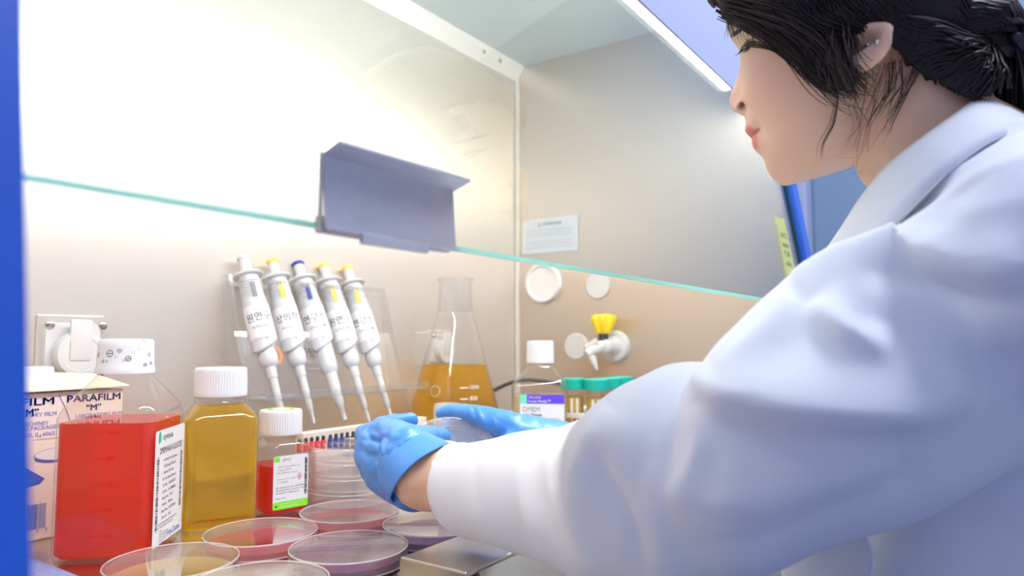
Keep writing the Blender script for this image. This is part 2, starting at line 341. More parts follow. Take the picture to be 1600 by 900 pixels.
# ------------------------------------------------------------------ fittings on the walls
def screw(x, y, z, axis, label, r=.0032):
    mb = MB(); mb.M = Matrix.Translation((x, y, z)) @ (Matrix.Rotation(PI/2, 4, 'X') if axis == 'y' else Matrix.Rotation(-PI/2, 4, 'Y'))
    mb.lathe([(r, 0), (r, .0008), (r*.8, .0018), (r*.3, .0022)], SCREW, 16); return tag(mb.build('screw'), label, 'screw')
p = ony(163, 556, YB); screw(p[0], YB, p[2], 'y', 'small round screw on the back wall beside the left socket')
for q, (px, py) in enumerate(((752, 79), (777, 93))):
    p = ony(px, py, YB-.025); screw(p[0], p[1]-.006, p[2]-.004, 'y', ('small grey bolt on the top trim, further from the corner', 'small grey bolt on the top trim, nearer the corner')[q], .004)
def socket(p, label, s=1.0):
    t = empty('power_socket', (p[0], YB, p[2]), label, 'socket')
    mb = MB(); mb.box((-.027*s, -.003, -.03*s), (.027*s, 0, .03*s), STEEL, .0012); mb.build('back_plate', t, smooth=False)
    mb = MB(); mb.M = Matrix.Translation((0, -.003, 0)) @ Matrix.Rotation(PI/2, 4, 'X'); mb.loft([rsq(.023*s, .006, 0), rsq(.022*s, .006, .006)], OFFW); mb.build('base', t)
    mb = MB(); mb.M = Matrix.Translation((.003*s, -.008, -.004*s)) @ Matrix.Rotation(PI/2, 4, 'X'); mb.lathe([(.0200*s, 0), (.0205*s, .002), (.0205*s, .009), (.019*s, .012), (.015*s, .0125), (.0145*s, .0118)], OFFW, 40); o = mb.build('lid', t)
    mb = MB(); mb.box((-.007*s, -.0215, -.010*s), (.011*s, -.0165, .026*s), OFFW, .0024); mb.build('hinge_tongue', t)
    for dx, dz in ((-.019, .021), (.024, .021), (.022, -.023)):
        mb = MB(); mb.M = Matrix.Translation((dx*s, -.009, dz*s)) @ Matrix.Rotation(PI/2, 4, 'X'); mb.lathe([(.0035*s, -.002), (.0035*s, .001), (.002*s, .0022)], SCREW, 14); mb.build('bolt', t)
    return t
socket(ony(108, 546, YB), 'white round-lidded power socket on the back wall above the carton', 1.18)
socket(ony(684, 545, YB), 'white round-lidded power socket on the back wall seen through the flask', 1.05)
mb = MB(); a = ony(647, 519, YB); b = ony(676, 571, YB); mb.box((a[0], YB-.002, b[2]), (b[0]-.004, YB, a[2]), STEEL, .0008); tag(mb.build('cover_plate', smooth=False), 'steel cover plate on the back wall just left of the flask', 'plate')
def disc(px, py, r, label, name, rim=False, m=OFFW):
    p = onx(px, py, XR); mb = MB(); mb.M = Matrix.Translation((XR, p[1], p[2])) @ Matrix.Rotation(-PI/2, 4, 'Y')
    if rim: mb.lathe([(r, 0), (r, .010), (r*.97, .012), (r*.86, .012), (r*.82, .007), (.001, .0065)], m, 48)
    else: mb.lathe([(r, 0), (r, .003), (r*.96, .0042), (.001, .0045)], m, 40)
    return tag(mb.build(name), label, 'cap')
disc(851, 442, .0385, 'large white rimmed port cap on the side wall under the notice', 'port_cap', True, WHITE)
disc(935, 446, .0245, 'plain white disc on the side wall just under the glass edge', 'wall_disc')
disc(901, 541, .0245, 'plain white disc on the side wall left of the gas tap', 'wall_disc')
# gas tap
p = onx(962, 541, XR)
t = empty('gas_tap', (XR, p[1], p[2]), 'gas tap with yellow knob and grey nozzle on the side wall', 'tap')
mb = MB(); mb.M = Matrix.Rotation(-PI/2, 4, 'Y'); mb.lathe([(.0285, 0), (.0285, .006), (.026, .010), (.018, .012), (.014, .02), (.013, .045), (.009, .05)], OFFW, 40); mb.build('flange', t)
mb = MB(); mb.M = Matrix.Translation((-.040, .004, .010)); mb.lathe([(.009, -.012), (.009, .012)], DGREY, 20); mb.build('spindle', t)
mb = MB(); mb.M = Matrix.Translation((-.040, .004, .023))
rings = []
for r, z in ((.0125, 0), (.0135, .002), (.0215, .026), (.0195, .032), (.010, .034)):
    rings.append([(r*(1+.10*math.cos(7*2*PI*j/56))*math.cos(2*PI*j/56), r*(1+.10*math.cos(7*2*PI*j/56))*math.sin(2*PI*j/56), z) for j in range(56)])
mb.loft(rings, YELK); o = mb.build('knob', t); o['label'] = 'yellow knob'
mb = MB(); mb.tube([(-.030, 0, .004), (-.048, .006, -.001), (-.062, .016, -.008), (-.070, .022, -.014)], [.012, .0115, .009, .007], OFFW, 16)
mb.tube([(-.052, .008, .006), (-.060, .024, -.002), (-.064, .012, -.024), (-.066, .004, -.040)], [.010, .009, .006, .0025], OFFW, 12); mb.build('nozzle', t)
# notice on the side wall
a = onx(817, 346, XR); b = onx(904, 333, XR); c = onx(817, 398, XR)
t = empty('notice', (XR-.001, a[1], c[2]), 'white paper attention notice on the side wall by the corner', 'sign')
W_ = a[1]-b[1]; H_ = a[2]-c[2]
mf = lambda u, v: (-.0012, -u, v)
mb = MB(); mb.box((-.001, -W_, 0), (0, 0, H_), PAPER); mb.build('sheet', t, smooth=False)
mb = MB(); put_text(mb, '⚠ ATTENTION', W_*.5, H_*.80, H_*.08, INKG, mf, bold=.01, align='c')
for i, s in enumerate(('Use this cabinet only when the airflow alarm is off and', 'the sash stands at working height. Keep both grilles clear,', 'wipe down the surfaces before and after every session.', '', 'Do not place flammable liquids near an open burner and', 'close the gas tap on the side wall when work is finished,', 'switch on the lamp only when the sash is fully closed.')):
    if s: put_text(mb, s, W_*.07, H_*(.66-.085*i), H_*.035, INKG, mf, width=W_*.82)
mb.build('lettering', t, smooth=False)
# yellow tag inside the glass near the right post
t = MB(); pts = [P(*q) for q in ((1215, 337, 1.0), (1229, 342, 1.0), (1251, 425, .98), (1236, 428, .98))]
zz = [(1212, 337), (1225, 343), (1243, 424), (1229, 430)]
def onsash(px, py):      # point on the inner face of the sash
    r = ray(px, py); s = (SY0-.0030+SLP*(EYE-SZ0))/(r[1]-SLP*r[2]); return CAM+r*s
q = [onsash(*a) for a in zz]
o0 = q[0]; tg = empty('sticker', tuple(o0), 'yellow handwritten sticker on the inside of the glass at its right end', 'sticker')
mb = MB(); V = [tuple(a-o0) for a in q]; mb.add(V+[(v[0], v[1]+.0004, v[2]) for v in V], [(0, 1, 2, 3), (7, 6, 5, 4), (0, 4, 5, 1), (1, 5, 6, 2), (2, 6, 7, 3), (3, 7, 4, 0)], YTAG); mb.build('sheet', tg, smooth=False)
e1 = (Vector(V[1])-Vector(V[0])); e2 = (Vector(V[3])-Vector(V[0]))
mb = MB()
for i, s in enumerate(('4/12', 'nina', '7:30', 'ok')):
    put_text(mb, s, .05, 0, .10, INKG, lambda u, v, i=i: tuple(Vector(V[0])+e1*(.15+u)+e2*(.35+.16*i-v)+Vector((0, -.0004, 0))), width=.7)
mb.build('handwriting', tg, smooth=False)
# black cable along the foot of the back wall
mb = MB(); pts = [ony(740, 640, .795), ony(790, 606, .775), onx(815, 606, 1.12), onx(900, 618, 1.145), onx(985, 606, 1.15), onx(1060, 620, 1.15)]
o0 = Vector(pts[0])
def spline(pts, k=8):
    pts = [np.array(p, float) for p in pts]; ex = [2*pts[0]-pts[1]]+pts+[2*pts[-1]-pts[-2]]; out = []
    for i in range(1, len(ex)-2):
        for j in range(k):
            t_ = j/k; a, b, c, d = ex[i-1:i+3]; out.append(.5*((2*b)+(-a+c)*t_+(2*a-5*b+4*c-d)*t_**2+(-a+3*b-3*c+d)*t_**3))
    out.append(pts[-1]); return out
zmin = .004
cpts = [(.83, .793, zmin)] + [(.93, .785, .03), (1.04, .775, .075), (1.10, .73, .10), (1.135, .62, .09), (1.15, .50, .105), (1.15, .40, .08)]
mb.tube(spline(cpts), .0035, BLACK, 10); tag(mb.build('black_cable'), 'black cord hanging along the foot of the walls behind the bottles', 'cord')
# ------------------------------------------------------------------ front armrest, grille
AX = onz(625, 870, .02)[0]; A0 = onz(728, 895, .02)[1]; A1 = onz(625, 870, .02)[1]
t = empty('armrest', (AX, A0, 0), 'raised bent steel armrest plate beside the dishes under the sleeve', 'armrest')
LX = XR-AX-.05
mb = MB(); mb.box((0, 0, .0165), (LX, A1-A0, .020), ARMM, .0012); mb.build('top_plate', t, smooth=False)
mb = MB(); mb.loft([[(x, .0015, .0165), (x, -.001, .0175), (x, -.017, -.0100), (x, -.0145, -.0105)] for x in (.012, LX)], ARMM); mb.build('front_skirt', t, smooth=False)
mb = MB(); mb.box((0, 0, .0), (.0015, A1-A0, .0175), ARMM); mb.build('end_plate', t, smooth=False)
mb = MB(); mb.box((.004, -.004, .004), (.012, .002, .013), PERI, .001); mb.build('clip', t, smooth=False)
# perforated grille with real holes
t = empty('front_grille', (0, .17, -.012), 'perforated steel air grille in front of the armrest', 'grille')
mb = MB(); gx0, gx1, gy0, gy1 = XL, XR, 0., .175
def grille(mb, x0, x1, y0, y1, px_, py_, rx, ry, m, th=.0015, n=12):
    nx = int((x1-x0)/px_); ny = int((y1-y0)/py_); px_ = (x1-x0)/nx; py_ = (y1-y0)/ny
    for i in range(nx):
        for j in range(ny):
            cx = x0+(i+.5)*px_; cy = y0+(j+.5)*py_; inner = []; outer = []
            for k in range(n):
                a = 2*PI*k/n+PI/n; c_, s_ = math.cos(a), math.sin(a); q = max(abs(c_), abs(s_))
                inner.append((cx+rx*c_, cy+ry*s_)); outer.append((cx+c_/q*px_/2, cy+s_/q*py_/2))
            # snap the outer loop to the cell corners
            vs = [(x, y, 0) for x, y in inner]+[(x, y, 0) for x, y in outer]+[(x, y, -th) for x, y in inner]
            fs = []
            for k in range(n):
                l = (k+1) % n; fs += [(k, n+k, n+l, l), (k, l, 2*n+l, 2*n+k)]
            b = len(vs); vs += [(cx-px_/2, cy-py_/2, 0), (cx+px_/2, cy-py_/2, 0), (cx+px_/2, cy+py_/2, 0), (cx-px_/2, cy+py_/2, 0)]
            for k in range(n):
                l = (k+1) % n; x, y, _ = vs[n+k]; x2, y2, _ = vs[n+l]
                if (abs(abs(x-cx)-px_/2) < 1e-9) != (abs(abs(x2-cx)-px_/2) < 1e-9):
                    q_ = (1 if x+x2 > 2*cx else 0)+(0 if y+y2 < 2*cy else 2); idx = {0: 0, 1: 1, 3: 2, 2: 3}[q_]
                    fs.append((n+k, b+idx, n+l))
            mb.add(vs, fs, m)
grille(mb, .30, gx1, gy0, gy1-.02, .0135, .0115, .0048, .0040, GRILLEM)
mb.build('perforated_sheet', t, smooth=False)
mb = MB(); mb.box((gx0, -.02, -.03), (gx1, .0, .002), ARMM, .002); mb.build('front_lip', t, smooth=False)
mb = MB(); mb.box((gx0, 0, -.032), (gx1, .175, -.028), DARK); mb.build('duct_floor', t, smooth=False)
mb = MB(); mb.box((gx0, .001, -.003), (.2995, .155, -.001), GRILLEM); mb.build('blank_plate', t, smooth=False)
# quilted wipe at the left
t = MB(); nx, ny = 60, 70; vs = []; fs = []; X0, X1, Y0, Y1 = .10, .258, .536, .72
for i in range(nx+1):
    for j in range(ny+1):
        x = (X1-X0)*i/nx; y = (Y1-Y0)*j/ny; u = x/.012; v = y/.012+(int(u) % 2)*.5
        cx = u-math.floor(u)-.5; cy = v-math.floor(v)-.5; e = min(i, nx-i, j, ny-j)
        vs.append((x, y, .0008+.0034*math.exp(-(cx*cx+cy*cy)*11)*(1 if e > 1 else 0)))
for i in range(nx):
    for j in range(ny): a = i*(ny+1)+j; fs.append((a, a+ny+1, a+ny+2, a+1))
t.add(vs, fs, PAD); t.box((0, 0, 0), (X1-X0, Y1-Y0, .0007), PAD); o = t.build('quilted_wipe'); o.location = (X0, Y0, .0002); tag(o, 'lavender quilted wipe lying on the steel worktop in front of the carton', 'wipe')
# ------------------------------------------------------------------ room things beyond the hood
mb = MB(); mb.box((2.2, -1.05, -.90), (2.58, .44, 1.7), SLATE, .01); o = mb.build('storage_cabinet', smooth=False); tag(o, 'tall slate blue cabinet across the room behind the person', 'cabinet')
mb = MB(); mb.box((0, -.02, 0), (.07, .02, 2.0), LAV, .005); o = mb.build('door_jamb', smooth=False); o.location = (1.9, .412, -.90); tag(o, 'pale lavender upright post just beyond the right end of the glass', 'post')
mb = MB(); mb.box((2.3, .455, -.90), (2.45, .60, 2.0), BLACK, .01); tag(mb.build('dark_gap_stand_in', smooth=False), 'black stand-in panel for the narrow dark gap between the blue frame and the lavender post', 'panel')  # black box added in place of the dark gap beyond the frame
# ------------------------------------------------------------------ bottles
def cap_mesh(r, h, m, ribs=60, top=True, dz=.0012):
    """ribbed screw cap standing on z=0"""
    mb = MB(); n = ribs*3; rings = []
    for z, q, k in ((0, .985, 0), (.0015, 1.0, 0), (.004, 1.0, 1), (h*.86, .985, 1), (h*.93, .975, 0), (h, .93, 0), (h+.0004, .6, 0), (h+.0004, .01, 0)):
        rings.append([((r*q-(.0006 if (k and j % 3 == 0) else 0))*math.cos(2*PI*j/n), (r*q-(.0006 if (k and j % 3 == 0) else 0))*math.sin(2*PI*j/n), z) for j in range(n)])
    mb.loft(rings, m); return mb
def bottle_shell(a, zb, zs, zn, rn, h, rc=.010, waist=0, m=PLASTIC, b=None):
    mb = MB(); n = 6; rings = []
    def cir(r, z): return [(r*math.cos(t_), r*math.sin(t_), z) for q in range(4) for k in range(n+1) for t_ in [PI/2*(q+k/n)]]
    b = a if b is None else b
    rings.append(rsq(a*.86, rc*.8, .0015, n, b*.86)); rings.append(rsq(a*.96, rc, 0.0003, n, b*.96)); rings.append(rsq(a, rc, .005, n, b))
    for k in range(1, 5): rings.append(rsq(a-waist*math.sin(PI*k/5), rc, .005+(zs-.005)*k/5, n, b-waist*math.sin(PI*k/5)))
    rings.append(rsq(a, rc, zs, n, b))
    for k in range(1, 9):
        t_ = k/8; e = (1-math.cos(t_*PI/2)) if False else t_; s_ = rsq(a, rc, 0, n, b); c_ = cir(rn, 0); f = e**1.15
        g = .5-.5*math.cos(PI*min(1, e*1.0)); g = .55*e+.45*g
        rings.append([(p[0]*(1-g)+q[0]*g, p[1]*(1-g)+q[1]*g, zs+(zn-zs)*(e**.9)) for p, q in zip(s_, c_)])
    rings.append(cir(rn, h)); mb.loft(rings, m); return mb
def liquid_in(a, zs, lv, rc, m, b=None, ins=.0016, rn=None, zn=None):
    b = a if b is None else b; mb = MB(); rg = [rsq(a-ins*3, rc*.8, .003, 6, b-ins*3), rsq(a-ins, rc, .006, 6, b-ins), rsq(a-ins, rc, min(lv, zs), 6, b-ins)]
    if lv > zs and rn:
        def cir(r, z): return [(r*math.cos(t_), r*math.sin(t_), z) for q in range(4) for k in range(7) for t_ in [PI/2*(q+k/6)]]
        for i in range(1, 5):
            z = zs+(lv-zs)*i/4; e = ((z-zs)/(zn-zs))**(1/.9); g = .55*e+.45*(.5-.5*math.cos(PI*e)); s_ = rsq(a-ins, rc, 0, 6, b-ins); c_ = cir(rn-ins, 0)
            rg.append([(p[0]*(1-g)+q[0]*g, p[1]*(1-g)+q[1]*g, z) for p, q in zip(s_, c_)])
    mb.loft(rg, m); return mb
# large red medium bottle
a0 = .0385
t = empty('media_bottle', (.3095, .6135, 0), 'large square clear bottle of red medium with white patterned cap and barcode label', 'bottle', rz=math.radians(221+90))
# local -Y faces nA ; local +X faces nB after rotation by 311 deg (x axis -> 311deg = nB, -y -> 221deg = nA)
bottle_shell(a0, 0, .112, .150, .0185, .158, .011).build('bottle_body', t)
liquid_in(a0, .112, .1085, .011, RED).build('red_medium', t)
mb = MB(); mb.M = Matrix.Translation((0, 0, .147)); rr_ = .0222
n = 96; rings = []
for z, q in ((0, 1.02), (.004, 1.03), (.006, .99), (.022, .965), (.0265, .955), (.0285, .90), (.029, .5), (.029, .01)):
    rings.append([(rr_*q*math.cos(2*PI*j/n), rr_*q*math.sin(2*PI*j/n), z) for j in range(n)])
mb.loft(rings, WHITE); cp = mb.build('cap', t)
def cyl(r, z0, taper=0): return lambda u, v: ((r-taper*v)*math.cos(u/r), (r-taper*v)*math.sin(u/r), z0+v)
mb = MB(); mf = cyl(.0226, .147, .055)
camang = math.atan2(-.6135, -.3095)-math.radians(311)      # direction to the viewer in the bottle frame
def ring(mb, cx, cy, r, w_, m, mf, n=24):
    vs = [mf(cx+q*math.cos(2*PI*k/n), cy+q*math.sin(2*PI*k/n)) for q in (r, r-w_) for k in range(n)]
    mb.add(vs, [(k, (k+1) % n, n+(k+1) % n, n+k) for k in range(n)], m)
for px, py, r, d in ((197, 557, .0030, 1), (210, 552, .0019, 1), (222, 566, .0024, 1), (236, 546, .0017, 1), (243, 538, .0022, 1), (245, 579, .0020, 1), (189, 571, .0014, 1), (194, 571, .001, 1), (206, 563, .0010, 0), (216, 570, .0011, 0), (229, 555, .001, 0), (251, 560, .0018, 1), (182, 560, .002, 1), (253, 575, .0016, 1)):
    u = ((px-219)/40); u = math.asin(max(-.95, min(.95, u))); X = (camang+u)*.0226; Z = (593-py)*.0285/61
    ring(mb, X, Z, r, r*.18, INKK if d else INKG, mf)
    if d:
        quad(mb, X-r*.9, Z-r*.1, X+r*.9, Z+r*.1, INKK, mf, 3)
        for s_ in (-1, 1): ring(mb, X+s_*r*.1, Z+s_*r*.45, r*.16, r*.15, INKK, mf, 8)
ring(mb, (camang+.45)*.0226, .006, .0065, .0002, OFFW, mf, 40)
mb.build('cap_print', cp, smooth=False)
mb = MB(); mf = lambda u, v: (a0+.0006, u, v)     # label on the +X face, u right = +y
LZ0, LZ1 = .008, .101; LH = LZ1-LZ0
rquad(mb, -.034, LZ0, .033, LZ1, .003, PAPER, mf)
mf2 = lambda u, v: (a0+.0008, u, v)
put_text(mb, 'cytiva', -.018, .0925, .0052, INKK, mf2, width=.022)
for k in (0, 1): mb.add([mf2(-.0255+.0035*math.cos(2*PI*j/20)*(.5 if k == 0 else .62)+(k*.0022), .0955+.0048*math.sin(2*PI*j/20)+(.0006 if k else -.0004)) for j in range(20)], [tuple(range(20))], LOGOG if k == 0 else MINT)
put_text(mb, 'DMEM/HIGH GLUCOSE', -.024, .0815, .0050, INKK, mf2, width=.050)
lines(mb, ['+ 4.00 mM L-Glutamine', '+ 4500 mg/L Glucose', '- Sodium Pyruvate', '0.1 um Sterile Filtered', 'Cat No.   SH30243.01', 'Lot No.   AL20880862', 'Bottle No.   0017', 'Volume    500 mL', 'Exp. Date  2-20270704', 'Store At   2-8C'], -.016, .0745, .0052, .0023, INKK, mf2)
lines(mb, ['FOR FURTHER MANUFACTURING USE OR', 'NOT FOR HUMAN OR DRUG USE'], -.024, .0235, .0026, .0016, INKK, mf2)
lines(mb, ['Cytiva', 'HyClone Laboratories', '925 West 1800 South', 'Logan, Utah 84321', '435-792-8000'], -.020, .0180, .0025, .0015, INKK, mf2)
put_text(mb, 'HyClone', -.001, .0105, .0052, INKB, mf2, width=.027); put_text(mb, 'TM', .0265, .0150, .0013, INKB, mf2)
barcode(mb, -.0295, .020, -.0250, .080, INKK, mf2, True, 3); barcode(mb, .0235, .030, .0280, .078, INKK, mf2, True, 5)
mb.build('bottle_label', t, smooth=False)['label'] = 'white printed label'
mb = MB(); mf = lambda u, v: (u, -a0-.0004, v)     # moulded volume marks on the front face
for i, s in enumerate(('500mL', '400', '300', '200', '100')):
    put_text(mb, s, .004, .100-.020*i, .003, REDC, mf); quad(mb, -.006, .1010-.020*i, .002, .1014-.020*i, REDC, mf)
mb.build('volume_marks', t, smooth=False)
# amber bottle
t = empty('reagent_bottle', (.402, .617, 0), 'square bottle of amber yellow liquid with ribbed white cap between the two red bottles', 'bottle', rz=math.radians(236.9+6+90))
bottle_shell(.0325, 0, .100, .120, .0200, .127, .010, .001).build('bottle_body', t)
liquid_in(.0325, .100, .114, .010, AMB, rn=.0200, zn=.120).build('amber_liquid', t)
mb = cap_mesh(.0240, .027, WHITE); 
cp = mb.build('cap', t); cp.location = (0, 0, .1215)
mb = MB(); mb.lathe([(.0225, 0), (.0235, .001), (.0235, .0055), (.0225, .006)], PLASTIC, 40); o = mb.build('neck_ring', t); o.location = (0, 0, .115)
# small red bottle
t = empty('reagent_bottle', (.468, .612, 0), 'small clear bottle of red liquid with green and white label and white cap', 'bottle', rz=math.radians(259.5+90))
bottle_shell(.0232, 0, .066, .078, .0160, .082, .007).build('bottle_body', t)
liquid_in(.0232, .066, .050, .007, REDC).build('red_liquid', t)
mb = cap_mesh(.0215, .0245, WHITE, 54); cp = mb.build('cap', t); cp.location = (0, 0, .079)
mb = MB(); mb.M = Matrix.Translation((0, 0, .0255)); ring(mb, 0, 0, .014, .0035, GRN, lambda u, v: (u, v, 0)); mb.build('cap_ring', cp, smooth=False)['label'] = 'pale green ring on the cap'
mb = MB(); mf = lambda u, v: (u, -.0238, v); mf2 = lambda u, v: (u, -.0240, v)
rquad(mb, -.0185, .008, .0190, .060, .002, PAPER, mf); rquad(mb, -.0185, .008, .0190, .0155, .002, GRN, mf2); quad(mb, -.0180, .0545, -.0120, .0592, GRN, mf2)
put_text(mb, 'gibco', -.009, .0550, .0030, INKG, mf2)
lines(mb, ['0.05% Trypsin-EDTA (1X)', 'Trypsine-EDTA', 'REF 25300-054  100 mL', '', 'Store at -5 C to -20 C', 'Lot 2491867'], -.0145, .0485, .0030, .0016, INKG, mf2)
lines(mb, ['For research use only. CAUTION:', 'Not intended for any animal or human', 'therapeutic or diagnostic use', '', 'Made in UK'], -.0155, .0285, .0026, .0015, INKK, mf2)
barcode(mb, .0150, .020, .0178, .056, INKK, mf2, True, 9)
mb.add([mf2(.0095+.0028*math.cos(PI/2*k)*(1), .0385+.0040*math.sin(PI/2*k)) for k in range(4)], [(0, 1, 2, 3)], REDM); mb.add([(p_[0], p_[1]-.0001, p_[2]) for p_ in [mf2(.0095+.0022*math.cos(PI/2*k), .0385+.0032*math.sin(PI/2*k)) for k in range(4)]], [(0, 1, 2, 3)], PAPER)
mb.add([(.0090, -.0242, .037), (.0100, -.0242, .037), (.0100, -.0242, .0395), (.0090, -.0242, .0395)], [(0, 1, 2, 3)], INKK)
put_text(mb, 'Life Technologies Limited 3 Fountain Drive', -.011, .0125, .0014, PAPER, lambda u, v: (u, -.0242, v), width=.026)
put_text(mb, 'Inchinnan Business Park, Paisley', -.011, .0100, .0013, PAPER, lambda u, v: (u, -.0242, v), width=.020)
quad(mb, -.0165, .0105, -.0140, .0120, INKK, lambda u, v: (u, -.0242, v))
mb.build('bottle_label', t, smooth=False)['label'] = 'white label with green band'
# pale media bottle at the back right
t = empty('media_bottle', (.8246, .5217, 0), 'clear bottle of pale medium with purple-topped DMEM label right of the flask', 'bottle', rz=math.radians(212.3-2+90))
bottle_shell(.0375, 0, .112, .142, .0165, .150, .010).build('bottle_body', t)
liquid_in(.0375, .112, .100, .010, PALE).build('pale_medium', t)
mb = cap_mesh(.0190, .030, WHITE, 50); cp = mb.build('cap', t); cp.location = (0, 0, .1435)
mb = MB(); mf = lambda u, v: (u, -.0382, v); mf2 = lambda u, v: (u, -.0385, v)
quad(mb, -.0255, .012, .0330, .103, PAPER, mf); quad(mb, -.0255, .091, -.0165, .103, MINT, mf2); quad(mb, -.0165, .091, .0330, .103, PURP, mf2)
mf3 = lambda u, v: (u, -.0387, v)
put_text(mb, 'WELGENE', -.0145, .0980, .0026, PAPER, mf3, bold=.03); put_text(mb, 'Fresh Media™', -.0145, .0925, .0036, PAPER, mf3, bold=.02)
put_text(mb, 'DMEM', -.0215, .0805, .0065, INKG, mf2, width=.022); put_text(mb, 'High Glucose', -.0210, .0750, .0032, INKK, mf2, bold=.02)
put_text(mb, "Dulbecco's Modified Eagle's Medium", -.0210, .0705, .0023, INKG, mf2, width=.048)
lines(mb, ['With 4500 mg/L D-glucose', 'With L-glutamine', 'With 25 mM HEPES', 'With sodium bicarbonate', 'Without phenol red', '', 'Volume 500 mL', 'For in vitro use', 'Store at 2-8 C'], -.0205, .0650, .0042, .0020, INKG, mf2)
mb.build('bottle_label', t, smooth=False)['label'] = 'white label with purple and mint band'
# ------------------------------------------------------------------ conical flask
t = empty('conical_flask', (.853, .696, 0), 'tall conical glass flask half full of amber broth behind the gloved hands', 'flask')
fp = [(.078, .0006), (.083, .003), (.0845, .008), (.083, .014)]
for k in range(1, 11):
    u = k/10; fp.append((.083+(.034-.083)*u, .014+(.196-.014)*u))
fp += [(.0305, .206), (.0278, .218), (.0262, .232), (.0258, .262), (.0262, .2655), (.0285, .268), (.0290, .2695), (.0275, .2705), (.0245, .2690), (.0240, .262), (.0245, .232), (.0262, .218)]
mb = MB(); mb.lathe(fp, GLASSC, 64, caps=False); mb.lathe([(.078, .0006), (.01, .002)], GLASSC, 64, caps=False); mb.build('glass_body', t)
LV = .136
mb = MB(); prof = [(.076, .003), (.0805, .006), (.0815, .010)]
for k in range(0, 9):
    z = .014+(LV-.014)*k/8; prof.append((.0812+(.034-.083)*(z-.014)/(.182), z))
prof.append((prof[-1][0]-.003, LV-.0006)); prof.append((.001, LV-.0007))
mb.lathe(prof, AMBF, 64); mb.build('amber_broth', t)
mb = MB(); va = math.atan2(-.696, -.853)
def conf(u, v): r = .0835+(.034-.083)*(v-.014)/.182; return ((r)*math.cos(va+u/r), r*math.sin(va+u/r), v)
quad(mb, .008, .104, .020, .1055, PAPER, conf, 3); put_text(mb, '1000', .023, .1025, .006, PAPER, conf)
quad(mb, .008, .088, .020, .0895, PAPER, conf, 3); put_text(mb, '800', .023, .0865, .006, PAPER, conf)
ring(mb, -.030, .10, .008, .0006, PAPER, conf); put_text(mb, 'GLASSCO', -.016, .078, .005, PAPER, conf)
mb.build('graduations', t, smooth=False)['label'] = 'white enamel graduation marks'
# small frosted vial in front of the flask
q = P(699, 640, .86)
t = empty('sample_vial', (q[0], q[1], 0), 'small frosted white capped vial standing before the amber flask', 'vial')
FROST = clear('frosted', (.9, .88, .85), 1.4, haze=.45, rough=.3)
mb = MB(); mb.lathe([(.010, 0), (.0115, .002), (.0115, .066), (.010, .070)], FROST, 32); mb.build('vial_body', t)
mb = MB(); mb.lathe([(.0165, .072), (.0170, .074), (.0168, .094), (.0150, .0975), (.001, .098)], FROST, 32); mb.build('cap', t)
# ------------------------------------------------------------------ centrifuge tubes in rack
rack = empty('tube_rack', (.93, .525, 0), 'white plastic tube rack behind the pale medium bottle', 'rack')
def holes_plate(mb, x0, x1, y0, y1, z, th, cent, r, m):
    xs = sorted(set([c_[0] for c_ in cent])); ys = sorted(set([c_[1] for c_ in cent]))
    px_ = (x1-x0)/len(xs); py_ = (y1-y0)/len(ys); nn = 16
    for i, cx in enumerate(xs):
        for j, cy in enumerate(ys):
            ox0, ox1, oy0, oy1 = x0+i*px_, x0+(i+1)*px_, y0+j*py_, y0+(j+1)*py_
            inner = [(cx+r*math.cos(2*PI*k/nn+PI/4), cy+r*math.sin(2*PI*k/nn+PI/4)) for k in range(nn)]; outer = []
            for k in range(nn):
                a = 2*PI*k/nn+PI/4; c_, s_ = math.cos(a), math.sin(a); q_ = max(abs(c_), abs(s_)); outer.append(((ox0+ox1)/2+c_/q_*(ox1-ox0)/2, (oy0+oy1)/2+s_/q_*(oy1-oy0)/2))
            vs = [(x, y, z+th) for x, y in inner+outer]+[(x, y, z) for x, y in inner+outer]; fs = []
            for k in range(nn):
                l = (k+1) % nn; fs += [(k, nn+k, nn+l, l), (2*nn+k, 2*nn+l, 3*nn+l, 3*nn+k), (k, l, 2*nn+l, 2*nn+k), (nn+k, 3*nn+k, 3*nn+l, nn+l)]
            mb.add(vs, fs, m)
txs = [-.040, 0.0, .040]; tys = [-.0555, -.0185, .0185, .0555]
cent = [(x, y) for x in txs for y in tys]
for z, nm in ((.066, 'upper_plate'), (.022, 'lower_plate')):
    mb = MB(); holes_plate(mb, -.062, .062, -.075, .075, z, .006, cent, .0165, WHITE); mb.build(nm, rack, smooth=False)
for lx in (-.062, .056):
    for ly in (-.075, .069):
        mb = MB(); mb.box((lx, ly, 0), (lx+.006, ly+.006, .0745), WHITE, .0008); mb.build('leg', rack, smooth=False)
def make_tube():
    t = empty('centrifuge_tube', (0, 0, 0), 'x', 'tube', group='teal-capped tubes in the white rack')
    mb = MB(); mb.lathe([(.003, .001), (.006, .004), (.0140, .016), (.0145, .020), (.0145, .104)], PLASTIC, 32); mb.build('tube_body', t)
    mb = MB(); mb.lathe([(.002, .002), (.005, .005), (.0132, .017), (.0137, .021), (.0137, .092), (.001, .0922)], TUBEL, 32); mb.build('yellow_broth', t)
    mb = cap_mesh(.0178, .0155, TEAL, 40); o = mb.build('cap', t); o.location = (0, 0, .1025)
    mb = MB(); quad(mb, -.010, .040, .002, .090, PAPER, cyl(.0147, 0)); 
    for k in range(7): quad(mb, .006, .036+.008*k, .011, .0366+.008*k, PAPER, cyl(.0147, 0))
    o = mb.build('tube_print', t, smooth=False); return t
tp = make_tube(); k = 0
